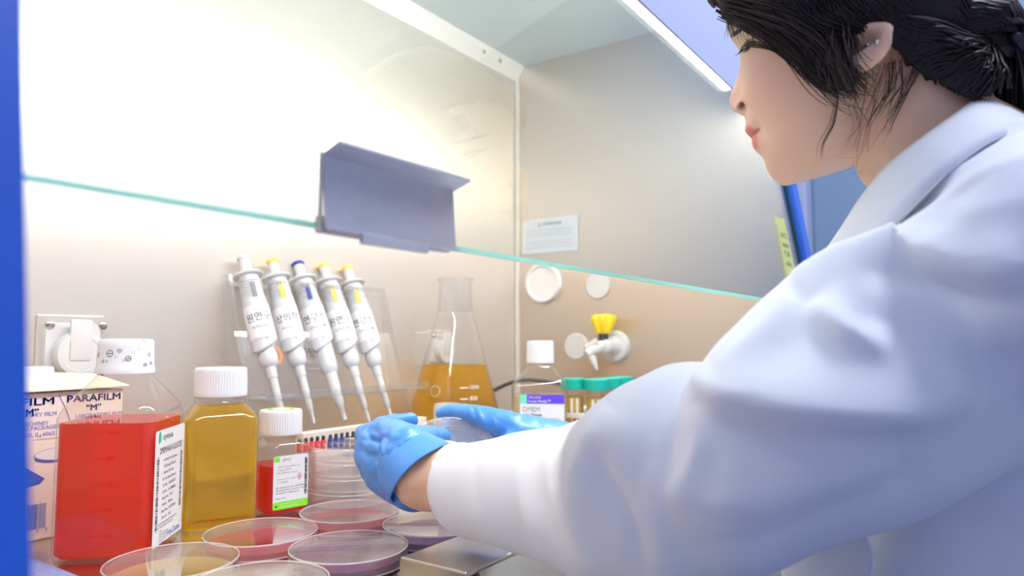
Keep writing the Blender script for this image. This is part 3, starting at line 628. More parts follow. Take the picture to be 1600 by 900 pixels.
tl = {(0, 0): 'teal-capped tube of yellow broth nearest the viewer in the white rack', (0, 1): 'teal-capped tube of yellow broth half hidden behind the pale medium bottle', (1, 0): 'teal-capped tube of yellow broth just right of the nearest tube in the rack', (2, 0): 'teal-capped tube of yellow broth at the far right of the rack'}
for (i, j), lab in tl.items():
    o = tp if k == 0 else copy_tree(tp); k += 1; o.location = (.93+txs[i], .525+tys[j], .002); o.rotation_euler = (0, 0, math.radians(208)+.2*k); o['label'] = lab
# ------------------------------------------------------------------ carton
bx1 = .352; bz = .128
t = empty('carton', (.20, .70, 0), 'cream cardboard film box with blue lettering behind the large red bottle', 'box')
W_ = bx1-.20
mb = MB(); mb.box((0, 0, 0), (W_, .087, bz), BOXP, .0012); mb.build('box_body', t, smooth=False)
mb = MB(); mb.loft([[(x0, y, z), (x0, y, z+.001), (x1, y2, z2+.001), (x1, y2, z2)] for (x0, y, z, x1, y2, z2) in ((.0, -.006, bz+.001, W_+.004, -.004, bz+.0022), (.0, .06, bz+.022, W_, .06, bz+.012))], BOXF); mb.build('top_flap', t, smooth=False)
mb = MB(); mb.loft([rsq(.05, .004, 0, 4, .018), rsq(.048, .004, .016, 4, .016)], WHITE); o = mb.build('inner_wrap', t); o.location = (.055, .045, bz+.006); o['label'] = 'white paper wrap sticking out of the top'
mb = MB(); mf = lambda u, v: (u, -.0005, v); mf2 = lambda u, v: (u, -.0007, v)
def bxy(px, py): q = ony(px, py, .70); return q[0]-.20, q[2]
def arcl(mb, pts, w_, m, mf):
    pts = [np.array(p_) for p_ in pts]; vs = []
    for i, p_ in enumerate(pts):
        d = pts[min(i+1, len(pts)-1)]-pts[max(i-1, 0)]; d = d/np.linalg.norm(d); n_ = np.array([-d[1], d[0]])*w_/2; vs += [mf(*(p_+n_)), mf(*(p_-n_))]
    mb.add(vs, [(2*i, 2*i+2, 2*i+3, 2*i+1) for i in range(len(pts)-1)], m)
x, y = bxy(22, 629); x2, _ = bxy(84, 629); put_text(mb, 'PARAFILM', x2, y-.0035, .0062, INKB, mf, bold=.014, align='r', width=.060)
x, y = bxy(60, 645); put_text(mb, '“M”', bxy(60, 640)[0], bxy(60, 642)[1]-.004, .0062, INKB, mf, bold=.014, align='r')
put_text(mb, 'LABORATORY FILM', bxy(88, 647)[0], bxy(88, 647)[1]-.001, .0036, INKB, mf, align='r')
put_text(mb, 'PECHINEY', bxy(76, 660)[0], bxy(76, 661)[1]-.001, .0032, INKB, mf, align='r'); put_text(mb, 'PLASTIC PACKAGING', bxy(98, 664)[0], bxy(98, 666)[1]-.001, .0032, INKB, mf, align='r')
put_text(mb, 'CHICAGO, IL. 60631', bxy(88, 675)[0], bxy(88, 677)[1]-.001, .0034, INKB, mf, align='r')
put_text(mb, 'PARAFILM', bxy(105, 622)[0], bxy(105, 627)[1]-.001, .0062, INKB, mf, bold=.014, width=.047)
put_text(mb, '“M”', bxy(135, 632)[0], bxy(135, 640)[1]-.001, .0058, INKB, mf, bold=.014)
put_text(mb, 'LABORATORY FILM', bxy(118, 645)[0], bxy(118, 650)[1]-.002, .0034, INKB, mf); put_text(mb, 'PLASTIC PACKAGING', bxy(120, 660)[0], bxy(120, 663)[1]-.003, .0034, INKB, mf)
arcl(mb, [bxy(92+19*math.sin(u*1.5), 617+56*u) for u in [i/12 for i in range(13)]], .0006, INKB, mf)
arcl(mb, [bxy(50, 688), bxy(102, 682)], .0004, INKG, mf); arcl(mb, [bxy(112, 688), bxy(200, 678)], .0004, INKG, mf)
put_text(mb, '1', bxy(62, 686)[0], bxy(62, 684)[1], .003, INKB, mf)
cx, cy = bxy(93, 706)
mb.add([mf(cx+.020*math.cos(2*PI*k/32), cy-.004+.0045*math.sin(2*PI*k/32)) for k in range(32)], [tuple(range(32))], INKB)
mb.add([mf2(cx+.0205*math.cos(2*PI*k/32), cy-.0010+.0055*math.sin(2*PI*k/32)) for k in range(32)], [tuple(range(32))], PAPER)
ring(mb, 0, 0, .0205, .0006, INKG, lambda u, v: (cx+u, -.0009, cy-.0010+v*.27), 40)
x, y = bxy(50, 745); mb.add([mf(x-.02, y-.012), mf(x+.006, y-.007), mf(x+.010, y-.003), mf(x-.01, y+.012), mf(x-.02, y+.016)], [(0, 1, 2, 3, 4)], INKB)
x0, y0 = bxy(40, 830); x1, y1 = bxy(72, 785); barcode(mb, x0, y0, x1, y1, INKB, mf, False, 11); 
put_text(mb, '0    7', bxy(56, 831)[0], bxy(56, 833)[1], .003, INKB, mf); put_text(mb, 'D', bxy(98, 808)[0], bxy(98, 812)[1]-.001, .004, INKK, mf, bold=.03); put_text(mb, 'COUPER', bxy(90, 822)[0], bxy(90, 826)[1], .0034, INKK, mf)
mb.build('box_print', t, smooth=False)['label'] = 'blue printing on the carton front'
# ------------------------------------------------------------------ pipettes and their stand
def make_pipette(capm, ringm, big=False):
    t = empty('pipette', (0, 0, 0), 'x', 'pipette', group='pipettes hanging in the acrylic stand'); H = .22
    mb = MB(); lo = [(.0016, 0), (.0021, .002), (.0026, .016), (.0034, .017), (.0038, .020), (.0046, .060), (.0056, .064)]
    if big: lo = [(.0024, 0), (.0030, .002), (.0036, .018), (.0050, .020), (.0056, .024), (.0072, .062), (.0076, .066)]
    mb.lathe(lo, PIPL, 24); mb.build('shaft', t)
    mb = MB()
    if big: mb.lathe([(.0076, .062), (.0100, .066), (.0108, .070), (.0110, .074), (.0118, .110), (.0118, .114)], PIPW, 32)
    else: mb.lathe([(.0056, .060), (.0060, .073), (.0090, .0755), (.0104, .080), (.0110, .088), (.0100, .094), (.0094, .096), (.0112, .101), (.0116, .108)], PIPW, 32)
    mb.build('collar', t)
    mb = MB(); rings = []
    for z, r, sx in ((.100, .0125, 1.08), (.102, .0140, 1.1), (.128, .0142, 1.1), (.160, .0132, 1.08), (.165, .0128, 1.05), (.190, .0124, 1.0), (.1925, .0110, 1)):
        rings.append([(r*sx*math.cos(2*PI*j/32), r*math.sin(2*PI*j/32), z-(.008*math.cos(2*PI*j/32+2.2) if z < .103 else 0)) for j in range(32)])
    mb.loft(rings, PIPW)
    for k in range(6): mb.M = Matrix.Translation((0, 0, .162+.004*k)); mb.lathe([(.0124, 0), (.01345, .0012), (.0124, .0024)], PIPW, 32)
    mb.build('grip', t)
    mb = MB(); mb.M = Matrix.Translation((0, 0, .1925)); mb.lathe([(.011, -.001), (.0155, .0), (.0165, .0016), (.0155, .003), (.009, .004)], PIPW, 32, sx=1.12); mb.build('finger_hook', t)
    mb = MB(); mb.lathe([(.0085, .1955), (.0085, .200), (.0066, .203), (.0070, .2165)], PIPW, 24); mb.build('plunger', t)
    mb = MB(); mb.lathe([(.0076, .2155), (.0080, .2165), (.0080, .2190), (.0072, .2202), (.001, .2205)], capm, 24); mb.build('push_button', t)
    f = cyl(.0146, 0); pm = MB(); va_ = -PI/2
    f = lambda u, v: (.01455*1.09*math.cos(va_+u/.0146), .01475*math.sin(va_+u/.0146), v)
    quad(pm, -.018, .108, .018, .150, PAPER, f, 10); f2 = lambda u, v: (.0150*1.08*math.cos(va_+u/.0146), .0150*math.sin(va_+u/.0146), v)
    pm.build('paper_band', t)['label'] = 'white paper name band'
    return t, f2
pipdat = [((380, 402), (446, 668), PIPW, INKG, 0, '원연구', 'KUNGNAM', 'x'), ((425, 407), (491, 662), YEL, YEL, 0, '상의학', 'KoreaWon', 'x'), ((465, 411), (539, 657), NAVY, NAVY, 1, '연구소', 'Shop✱', 'x'), ((505, 414), (577, 660), YEL, YEL, 0, '원연구', 'KONGNAM', 'x'), ((542, 418), (612, 656), YEL, YEL, 0, '연구소', 'Shop✱', 'x')]
plab = ['white pipette with grey button, leftmost in the acrylic stand', 'white pipette with yellow button, second from the left in the stand', 'white pipette with navy blue button and thick lower shaft in mid stand', 'white pipette with yellow button just right of the blue-buttoned one', 'white pipette with yellow button at the right end of the stand']
for i, (tp_, bt, cm, rm, big, s1, s2, _) in enumerate(pipdat):
    o, f2 = make_pipette(cm, rm, big); b = ony(bt[0], bt[1], .687); a = onx(tp_[0], tp_[1], b[0]); d = Vector(a)-Vector(b)
    zax = d.normalized(); tocam = (Vector(CAM)-Vector(b)); yax = -(tocam-zax*tocam.dot(zax)).normalized(); xax = yax.cross(zax)
    M = Matrix((xax, yax, zax)).transposed(); o.matrix_world = Matrix.Translation(b) @ M.to_4x4() @ Matrix.Scale(d.length/.22, 4)
    o['label'] = plab[i]
    mb = MB(); put_text(mb, s1, -.013, .130, .0085, INKK, f2, width=.027); put_text(mb, s2, -.008, .120, .0042, INKG, f2, width=.020)
    put_text(mb, '20', .002, .1045, .0028, INKG, f2); mb.build('band_lettering', o, smooth=False)
    mb = MB(); f3 = lambda u, v: (.0138*1.04*math.cos(-PI/2+u/.0138), .0138*math.sin(-PI/2+u/.0138), v)
    quad(mb, .000, .160, .0055, .180, rm, f3, 3); quad(mb, .0058, .160, .0100, .180, OFFW if i else PIPL, f3, 2)
    for k in range(4): put_text(mb, '0', .0066, .1625+.004*k, .0024, INKG, lambda u, v: (.0140*1.04*math.cos(-PI/2+u/.0138), .0140*math.sin(-PI/2+u/.0138), v))
    mb.build('volume_window', o, smooth=False)
# acrylic stand
sx0 = ony(352, 450, .76)[0]; sx1 = ony(592, 455, .76)[0]
t = empty('pipette_stand', (sx0, .76, 0), 'clear acrylic pipette stand with printed plate against the back wall', 'stand')
Ws = sx1-sx0
mb = MB(); mb.box((0, -.004, .238), (Ws, .0, .252), ACRY, .001); mb.build('top_rail', t, smooth=False)
mb = MB()
for i, (tp_, bt, *_r) in enumerate(pipdat):
    b = ony(bt[0], bt[1], .687); a = onx(tp_[0], tp_[1], b[0]); c_ = Vector(b).lerp(Vector(a), .84); x = c_[0]-sx0
    pts = [(x-.016, -.002, .247), (x-.021, -.010, .247), (x-.022, -.022, .246), (x-.017, -.033, .245)]
    hk = MB(); hk.tube(spline(pts, 4), .0028, ACRY, 10); hk.build('hook', t); hk = MB(); hk.tube(spline([(x+.016, -.002, .247), (x+.021, -.010, .247), (x+.022, -.022, .246), (x+.017, -.033, .245)], 4), .0028, ACRY, 10); hk.build('hook', t)
for x in (-.004, Ws):
    mb = MB(); mb.loft([[(q_, .004, .252), (q_, -.012, .252), (q_, -.085, .004), (q_, -.045, .004)] for q_ in (x, x+.004)], ACRY); mb.build('side_panel', t, smooth=False)
sh = ony(385, 603, .70)[2]
mb = MB(); mb.box((-.004, -.088, .106), (Ws+.012, -.030, .110), ACRY, .0008); mb.box((-.004, -.090, .106), (Ws+.012, -.087, .116), ACRY, .0008); mb.build('shelf', t, smooth=False)
mb = MB(); mb.box((-.01, -.105, .0), (Ws+.02, .02, .004), ACRY, .001); mb.build('foot_plate', t, smooth=False)
mb = MB(); mf = lambda u, v: (u, -.045-.0, v)
mb2 = MB(); mb2.loft([[(0, -.022+.1*0, .185), (0, -.020, .185), (0, -.050, .110), (0, -.052, .110)], [(Ws, -.022, .185), (Ws, -.020, .185), (Ws, -.050, .110), (Ws, -.052, .110)]], ACRY); mb2.build('sign_plate', t, smooth=False)
def pf(px, py):
    q = ony(px, py, .72); return q
def mfp(u, v): return (u, -.0535+(v-.110)*.4, v)
q = ony(438, 555, .715); ring(mb, q[0]-sx0, q[2], .011, .004, ORNG, mfp, 24); mb.add([mfp(q[0]-sx0+.0035*math.cos(k*PI/8), q[2]+.0035*math.sin(k*PI/8)) for k in range(16)], [tuple(range(16))], MINT)
q = ony(478, 553, .715); put_text(mb, '중앙 연구', q[0]-sx0, q[2]-.004, .0095, INKK, mfp); put_text(mb, 'KOREA Q NOMICS', q[0]-sx0-.004, q[2]-.013, .005, INKG, mfp); quad(mb, q[0]-sx0-.006, q[2]-.020, q[0]-sx0+.055, q[2]-.0185, INKG, mfp)
mb.build('plate_lettering', t, smooth=False)
# small tube rack with colour-capped microtubes
ra = ony(474, 674, .655); rb = ony(640, 652, .655); rz = .5*(ra[2]+rb[2])
t = empty('microtube_rack', (ra[0]-.012, .618, 0), 'cream low rack holding colour-capped microtubes in front of the pipette stand', 'rack')
RX = rb[0]-ra[0]+.03
RACKM = pbr('rack_cream', (.80, .72, .64), .5, var=.02)
zt = ony(520, 690, .628)[2]
mb = MB(); mb.box((0, 0, 0), (RX, .022, zt-.006), RACKM, .001); mb.build('front_step', t, smooth=False)
mb = MB(); mb.box((0, .0225, 0), (RX, .036, rz), RACKM, .001); mb.build('back_step', t, smooth=False)
def make_micro():
    t = empty('microtube', (0, 0, 0), 'x', 'tube', group='colour-capped microtubes in the cream rack')
    mb = MB(); mb.lathe([(.0028, 0), (.0030, .002), (.0030, .009), (.0025, .0095)], REDM, 14); b = mb.build('cap', t)
    mb = MB(); mb.lathe([(.0016, .0093), (.0020, .0098), (.0020, .0135), (.0012, .0145)], DGREY, 12); mb.build('tip', t); return t
cols = [('red', REDM)]*5+[('navy', NAVY)]*3+[('black', DGREY)]*2+[('lime green', LIME)]*2+[('amber', YEL)]*1
pxs = [472, 485, 495.5, 505.5, 515.5-10+9, 515.5, 525, 534, 542.5, 551.5, 560, 567, 574]
pxs = [468, 478, 487, 496, 505, 516, 525, 534, 542.5, 551.5, 560, 567, 574]
first = None
for i, ((cn, m_), px) in enumerate(zip(cols, pxs)):
    q = ony(px, 690, .628); o = make_micro(); o.location = (q[0], .628, zt-.006); o['label'] = f'small {cn}-capped microtube standing on the cream rack'; o['group'] = f'{cn} microtubes in the cream rack'
    o.children[0].data.materials[0] = m_
# ------------------------------------------------------------------ petri dishes
def make_dish(agar, r=.0455, h=.0155, ah=.0045, name='petri_dish'):
    t = empty(name, (0, 0, 0), 'x', 'petri dish')
    rb_ = r-.0022
    mb = MB(); mb.lathe([(.001, .0006), (rb_-.001, .0006), (rb_, .0014), (rb_, h-.0022), (rb_-.0012, h-.0022), (rb_-.0012, .0020), (rb_-.0024, .0014), (.001, .0014)], DISHM, 72, caps=False); mb.build('base', t)
    if agar:
        mb = MB(); mb.lathe([(.001, .0016), (rb_-.0016, .0016), (rb_-.0014, .002+ah), (rb_-.0026, .0018+ah), (.001, .0018+ah)], agar, 64, caps=False); mb.build('agar', t)
    mb = MB(); mb.lathe([(r, h-.0115), (r, h-.0008), (r-.0005, h), (r-.0016, h+.0002), (r-.0024, h-.0003), (.001, h-.0003), (.001, h-.0012), (r-.0014, h-.0012), (r-.0011, h-.0020), (r-.0011, h-.0115)], DISHM, 72, caps=False)
    mb.lathe([(r, h-.0115), (r-.0011, h-.0115)], DISHM, 72, caps=False); ld = mb.build('lid', t)
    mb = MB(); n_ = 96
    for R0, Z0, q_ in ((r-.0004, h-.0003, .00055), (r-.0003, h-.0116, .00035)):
        mb.add([((R0+q_*math.cos(2*PI*j/6))*math.cos(2*PI*i/n_), (R0+q_*math.cos(2*PI*j/6))*math.sin(2*PI*i/n_), Z0+q_*math.sin(2*PI*j/6)) for i in range(n_) for j in range(6)], [(i*6+j, i*6+(j+1) % 6, ((i+1) % n_)*6+(j+1) % 6, ((i+1) % n_)*6+j) for i in range(n_) for j in range(6)], RIMHL)
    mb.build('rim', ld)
    return t
DY = make_dish(AG_Y, ah=.0035); DY.location = (.292, .501, 0); DY['label'] = 'petri dish of pale yellow agar right in front of the large red bottle'
d = copy_tree(DY); d.location = (.2985, .409, 0); d['label'] = 'petri dish of pale yellow agar nearest the viewer, cut by the bottom edge'
DR = make_dish(AG_R, ah=.0055); DR.location = (.377, .515, 0); DR['label'] = 'petri dish of red agar in front of the amber bottle'
d = copy_tree(DR); d.location = (.4685, .508, 0); d['label'] = 'petri dish of red agar just in front of the empty dish stack'
DP = make_dish(AG_P, ah=.006); DP.location = (.3895, .4225, 0); DP['label'] = 'petri dish of dark pink agar left of the steel armrest'
DV = make_dish(AG_V, ah=.006); DV.location = (.4805, .4135, 0); DV['label'] = 'petri dish of violet agar under the near gloved wrist'
DC = make_dish(None, h=.0150); names = ['bottom', 'second from bottom', 'third from bottom', 'topmost']
for i in range(4):
    d = DC if i == 0 else copy_tree(DC); d.location = (.543+.0015*math.sin(i*3), .588+.001*math.cos(i*2), .0001+.0155*i); d['label'] = f'clear empty petri dish, {names[i]} of the stack beside the small red bottle'; d['group'] = 'stack of empty petri dishes'
# held dish
q = P(703, 699, .72)
HD = make_dish(None, h=.0150); HD['label'] = 'clear empty petri dish held tilted between the two blue gloves'
nrm = Vector((0, 0, 1))*.85 + Vector(-FW)*.53 + Vector(RT)*.06; nrm.normalize()
HD.rotation_mode = 'QUATERNION'; HD.rotation_quaternion = nrm.to_track_quat('Z', 'Y'); HD.location = tuple(Vector(q)-nrm*.013)
# ------------------------------------------------------------------ person
def remesh(mb, name, voxel, smooth_it=4, parent=None, mat=None, subd=False):
    o = mb.build(name, None, smooth=False)
    md = o.modifiers.new('r', 'REMESH'); md.mode = 'VOXEL'; md.voxel_size = voxel; md.use_smooth_shade = True
    if smooth_it:
        sm = o.modifiers.new('s', 'SMOOTH'); sm.iterations = smooth_it; sm.factor = .5
    dg = bpy.context.evaluated_depsgraph_get(); dg.update(); me = bpy.data.meshes.new_from_object(o.evaluated_get(dg)); o.modifiers.clear()
    old = o.data; o.data = me; bpy.data.meshes.remove(old); me.materials.clear(); me.materials.append(mat)
    me.polygons.foreach_set('material_index', [0]*len(me.polygons)); me.polygons.foreach_set('use_smooth', [True]*len(me.polygons))
    if parent: o.parent = parent
    return o
def getv(me): a = np.empty(len(me.vertices)*3); me.vertices.foreach_get('co', a); return a.reshape(-1, 3)
def setv(me, a): me.vertices.foreach_set('co', a.ravel()); me.update()
def getn(me): a = np.empty(len(me.vertices)*3); me.vertices.foreach_get('normal', a); return a.reshape(-1, 3)
def ico(mb, c, r, m, sub=2, sc=(1, 1, 1), R=None):
    bm = bmesh.new(); bmesh.ops.create_icosphere(bm, subdivisions=sub, radius=1)
    for v in bm.verts:
        q = Vector((v.co.x*r*sc[0], v.co.y*r*sc[1], v.co.z*r*sc[2]))
        if R is not None: q = R @ q
        v.co = q+Vector(c)
    mb.bm(bm, m)
def limb(mb, pts, rads, m, n=16):
    """closed tapered tube with a ball at each joint: fused later by remeshing"""
    for i in range(len(pts)-1): mb.tube([pts[i], pts[i+1]], [rads[i], rads[i+1]], m, n)
    for p_, r in zip(pts, rads): ico(mb, p_, r, m, 2)
person = empty('person', (.54, -.02, -.90), 'person with dark tied-back hair in a white coat and blue gloves, leaning over the hood', 'person')
PO = Vector((.54, -.02, -.90))
class PM(MB):      # builds in world space, stored relative to the person's base
    def __init__(s): super().__init__(); s.M = Matrix.Translation(-PO)
# --- head frame
XH = .545; PT = math.radians(15); RO = math.radians(6)
Lx = np.array([-math.cos(RO), 0, -math.sin(RO)]); Fd = np.array([0, math.cos(PT), -math.sin(PT)]); Fd = Fd-Lx*(Fd@Lx); Fd /= np.linalg.norm(Fd); Ud = np.cross(Fd, Lx)*1.0
if Ud[2] < 0: Ud = -Ud
ER = onx(1347, 88, XH-.066); HO = ER-Lx*.066
def hw(l, f, u): return HO+Lx*l+Fd*f+Ud*u
def hpix(px, py, l=0.):      # local f,u of a pixel on the plane at lateral distance l
    r = ray(px, py); s = ((HO+Lx*l-CAM)@Lx)/(r@Lx); q = CAM+r*s-HO; return q@Fd, q@Ud
prof = [(1141, 20), (1142, 35.6), (1144.5, 57), (1151, 72), (1157.5, 86), (1157.5, 103), (1149.8, 131.6), (1143, 146), (1139.8, 156.5), (1141, 168), (1148, 175), (1158, 179), (1166.5, 184), (1168.5, 192), (1167.6, 199), (1165.5, 206), (1169.5, 212.5), (1179, 216.5), (1176.5, 222), (1177, 229), (1182, 238), (1192, 245), (1196, 254), (1199, 266), (1206, 279), (1220, 288)]
pu = [(hpix(*q)[1], hpix(*q)[0]) for q in prof]; pu.sort()
PUu = np.array([a for a, b in pu]); PUf = np.array([b for a, b in pu])
UCH = PUu[0]; UN = hpix(1157.5, 95)[1]; USN = hpix(1166.5, 184)[1]; UMO = hpix(1179, 216.5)[1]; UNT = hpix(1140, 160)[1]; UEY = hpix(1170, 74, .03)[1]

CR = UCH+.222
def it(u, tab): t_ = sorted(tab); return float(np.interp(u, [a for a, b in t_], [b for a, b in t_]))
def smo(u, tab):
    return (it(u-.006, tab)+it(u, tab)*2+it(u+.006, tab))/4
fbt = [(UCH-.02, .045), (UCH-.004, .060), (UCH+.004, .070), (UCH+.015, .0795), (UMO, .0810), (USN, .0815), (UNT, .0800), (UN, .0785), (UN+.03, .0800), (UN+.05, .073), (CR-.03, .045), (CR-.008, .015), (CR, -.01)]
bkt = [(UCH-.02, .025), (UCH-.004, .012), (UCH+.01, .004), (UCH+.025, -.010), (UMO+.005, -.030), (USN, -.048), (UN-.02, -.062), (UN+.03, -.074), (UN+.06, -.072), (CR-.03, -.055), (CR-.008, -.03), (CR, -.010)]
wt = [(UCH-.02, .020), (UCH-.004, .030), (UCH+.006, .038), (UCH+.02, .0475), (UMO, .0555), (USN, .0615), (UNT+.01, .0655), (UN, .0675), (UN+.03, .071), (UN+.05, .069), (CR-.03, .050), (CR-.008, .022), (CR, .002)]
def headmesh(mb):
    NU, NA = 150, 128; us = np.linspace(UCH-.002, CR-.0005, NU); rings = []
    for u in us:
        fb, bk, w_ = smo(u, fbt), smo(u, bkt), smo(u, wt); fc = .45*(fb+bk)
        pf = float(np.interp(u, PUu, PUf)) if u <= PUu[-1] else fb+(PUf[-1]-it(PUu[-1], fbt))*max(0, 1-(u-PUu[-1])/.03)
        ring_ = []
        for j in range(NA):
            a = 2*PI*j/NA; c_, s_ = math.cos(a), math.sin(a); n_ = 2.35 if c_ > 0 else 2.05
            l = w_*math.copysign(abs(s_)**(2/n_), s_); f = fc+(fb-fc if c_ > 0 else fc-bk)*math.copysign(abs(c_)**(2/n_), c_)
            if c_ > 0:
                # widths of the midline relief: nose narrow, mouth and chin broad
                d = pf-fb; al = abs(l)
                if u > UN+.012: g = math.exp(-(al/.038)**2)
                elif u > USN-.001:
                    k = (UN-u)/(UN-USN); wn = .0085+.0065*max(0, min(1, k)); wn = wn if u < UNT+.012 else .0085+.0045*k
                    g = math.exp(-(al/wn)**2.6); g = max(g, .28*math.exp(-(al/.03)**2))
                elif u > UMO-.010: g = math.exp(-(al/.021)**2.4)
                else: g = math.exp(-(al/.022)**2)
                f += d*g
                # alar wings
                f += .0065*math.exp(-((al-.0135)/.0048)**2-((u-(USN+.0065))/.0058)**2)
                # eye sockets and cheeks
                f -= .0065*math.exp(-((al-.028)/.014)**2-((u-(UN-.005))/.010)**2)
                f += .0040*math.exp(-((al-.036)/.020)**2-((u-(USN+.008))/.020)**2)
                f -= .0022*math.exp(-((al-.0255)/.004)**2-((u-UMO)/.006)**2)      # mouth corner
                f += .0048*math.exp(-((al-.028)/.0115)**2-((u-(UN-.007))/.0080)**2)  # closed lid bulge
            ring_.append(hw(l, f, u))
        rings.append(ring_)
    mb.loft(rings, SKIN)
mb = PM(); headmesh(mb)
# ear
e0f, e0u = 0.0, 0.0; lE = .0645
def ew(f, u, l): return hw(lE+l, f, u)
earc = [(.012, .018), (.010, .030), (.002, .040), (-.010, .043), (-.020, .037), (-.0245, .024), (-.022, .010), (-.015, -.002), (-.008, -.012), (-.001, -.017), (.006, -.014), (.009, -.006)]
def earpx(px, py): return hpix(px, py, .068)
lob = [(1341, 62), (1350, 45), (1372, 42), (1388, 56), (1389, 70), (1384, 82), (1374, 93), (1361, 101), (1351, 105.5), (1343, 103), (1340, 94)]
ep = [earpx(*q) for q in lob]
up_ = [(ep[0][0]-.002, ep[0][1]+.007), (ep[2][0]+.006, ep[2][1]+.003), (ep[3][0]-.001, ep[3][1]+.003)]
path = [hw(.067, *ep[0])]+[hw(.068, *up_[0]), hw(.071, *up_[1]), hw(.074, *up_[2])]+[hw(l_, *e) for e, l_ in zip(ep[3:], (.076, .077, .077, .075, .072, .069, .067, .065))]
sp_ = spline(path, 4)
for q in sp_: ico(mb, q, .0034, SKIN, 1)
mb.tube(sp_, .0034, SKIN, 8)
cc = np.mean([np.array(q) for q in path], axis=0)
for q in sp_[::2]:       # thin inner shell of the ear
    for k in (.35, .7): ico(mb, np.array(q)*(1-k)+(cc-Lx*.010)*k, .0036, SKIN, 1)
for q in (ep[6], ep[7], ep[8]): ico(mb, hw(.0735, q[0]+.0015, q[1]+.0045), .0052, SKIN, 2)
# neck, chest, shoulders, arms
n0 = hw(0, -.018, UCH+.055); n1 = hw(0, -.012, UCH-.008); n2 = np.array([XH, -.010, .262]); n3 = np.array([XH, -.035, .18])
for a, b, ra, rb in ((n0, n1, .047, .0445), (n1, n2, .0445, .049), (n2, n3, .049, .075)): mb.tube([a, b], [ra, rb], SKIN, 28)
for q, r in ((n0, .047), (n1, .0445), (n2, .049), (n3, .075)): ico(mb, q, r, SKIN, 3)
SHL = np.array([.405, -.03, .215]); SHR = np.array([.685, -.03, .215])
ELL = P(1110, 750, .405); WRL = P(672, 742, .545); UA = P(1300, 620, .385); SHL = P(1530, 500, .36); ELR = np.array([.76, .15, .055]); WRR = np.array([.655, .345, .056])
limb(mb, [n3, (.42, -.03, .20), UA, ELL, P(850, 770, .485)], [.06, .040, .036, .034, .026], SKIN); limb(mb, [n3, SHR, ELR, WRR], [.06, .045, .034, .022], SKIN)
limb(mb, [n3, (XH, -.04, 0), (XH, -.03, -.12)], [.07, .085, .085], SKIN)
# near forearm: flattened oval up to the wrist and a palm core inside the glove
WA = P(700, 745, .56); WB = P(655, 740, .567); WC = P(615, 728, .59)
limb(mb, [P(850, 770, .485), P(760, 755, .52), WA, WB], [.026, .0235, .0235, .0235], SKIN, 24)
for k in (-1, 1): limb(mb, [WA+np.array([0, 0, .006*k]), WB+np.array([0, 0, .009*k]), WC*.5+WB*.5+np.array([0, 0, .008*k])], [.0225, .0200, .016], SKIN, 20)
body = remesh(mb, 'body', .0019, 2, person, SKIN)
me = body.data; V = getv(me)+np.array(PO); loc = V-HO; l = loc@Lx; f = loc@Fd; u = loc@Ud
from mathutils.bvhtree import BVHTree
_b = BVHTree.FromPolygons([tuple(v) for v in V], [tuple(p.vertices) for p in me.polygons])
_h = np.array(_b.ray_cast(Vector(CAM), Vector(ray(1158.5, 167.5)).normalized())[0])-HO; NL, NF, NU_ = _h@Lx, _h@Fd, _h@Ud
nos = np.zeros(len(V))
for sgn in (1, -1):
    d2 = ((l-sgn*NL)/.0042)**2+((f-NF)/.0032)**2+((u-NU_)/.0026)**2; wgt = np.exp(-d2**2); nos += wgt
    V += (Ud*.0035-Lx*sgn*.0035-Fd*.001)*wgt[:, None]
setv(me, V-np.array(PO))
base = np.array([.86, .55, .375])*np.ones((len(V), 1)); col = np.ones((len(V), 4))
def blend(c, wgt): global base; base = base*(1-wgt[:, None])+np.array(c)*wgt[:, None]
head = (u > UCH-.02)
blend((.84, .42, .34), .35*np.exp(-((l-.045)/.025)**2-((u-(USN+.005))/.022)**2-((f-.06)/.04)**2))
lipt = np.exp(-(np.maximum(0, np.abs(u-(UMO-.001))-.0075)/.0022)**2)*np.exp(-(np.maximum(0, np.abs(l)-.019+np.abs(u-UMO)*.6)/.003)**2)*(f > .06)
blend((.72, .16, .14), lipt*.85)
blend((.30, .05, .04), np.exp(-((u-UMO)/.0011)**2)*(np.abs(l) < .023)*(f > .06)*.8)
blend((.10, .015, .012), np.clip(nos*1.3, 0, 1))
blend((.85, .45, .36), .5*np.exp(-((f-PUf.max())/.02)**2-((u-UNT)/.014)**2))
ca = me.color_attributes.new('col', 'FLOAT_COLOR', 'POINT'); col[:, :3] = np.clip(base, 0, 1); ca.data.foreach_set('color', col.ravel())
# helper: closest surface point along a ray of the head
from mathutils.bvhtree import BVHTree
bvh = BVHTree.FromPolygons([tuple(v) for v in V], [tuple(p.vertices) for p in me.polygons])
def hit(px, py, off=0.0):
    r = Vector(ray(px, py)).normalized(); q = bvh.ray_cast(Vector(CAM), r); 
    if q[0] is None: return None
    return np.array(q[0])+np.array(q[1])*off
def surf_strip(name, pts, rad, m, par, off=.0003, n=6):
    q = [hit(a, b, off) for a, b in pts]; q = [x for x in q if x is not None]
    if len(q) < 2: return None
    mb = PM(); s_ = spline(q, 4); R = [rad*min(1, .25+3*min(i, len(s_)-1-i)/len(s_)) for i in range(len(s_))]; mb.tube(s_, R, m, n); return mb.build(name, par)
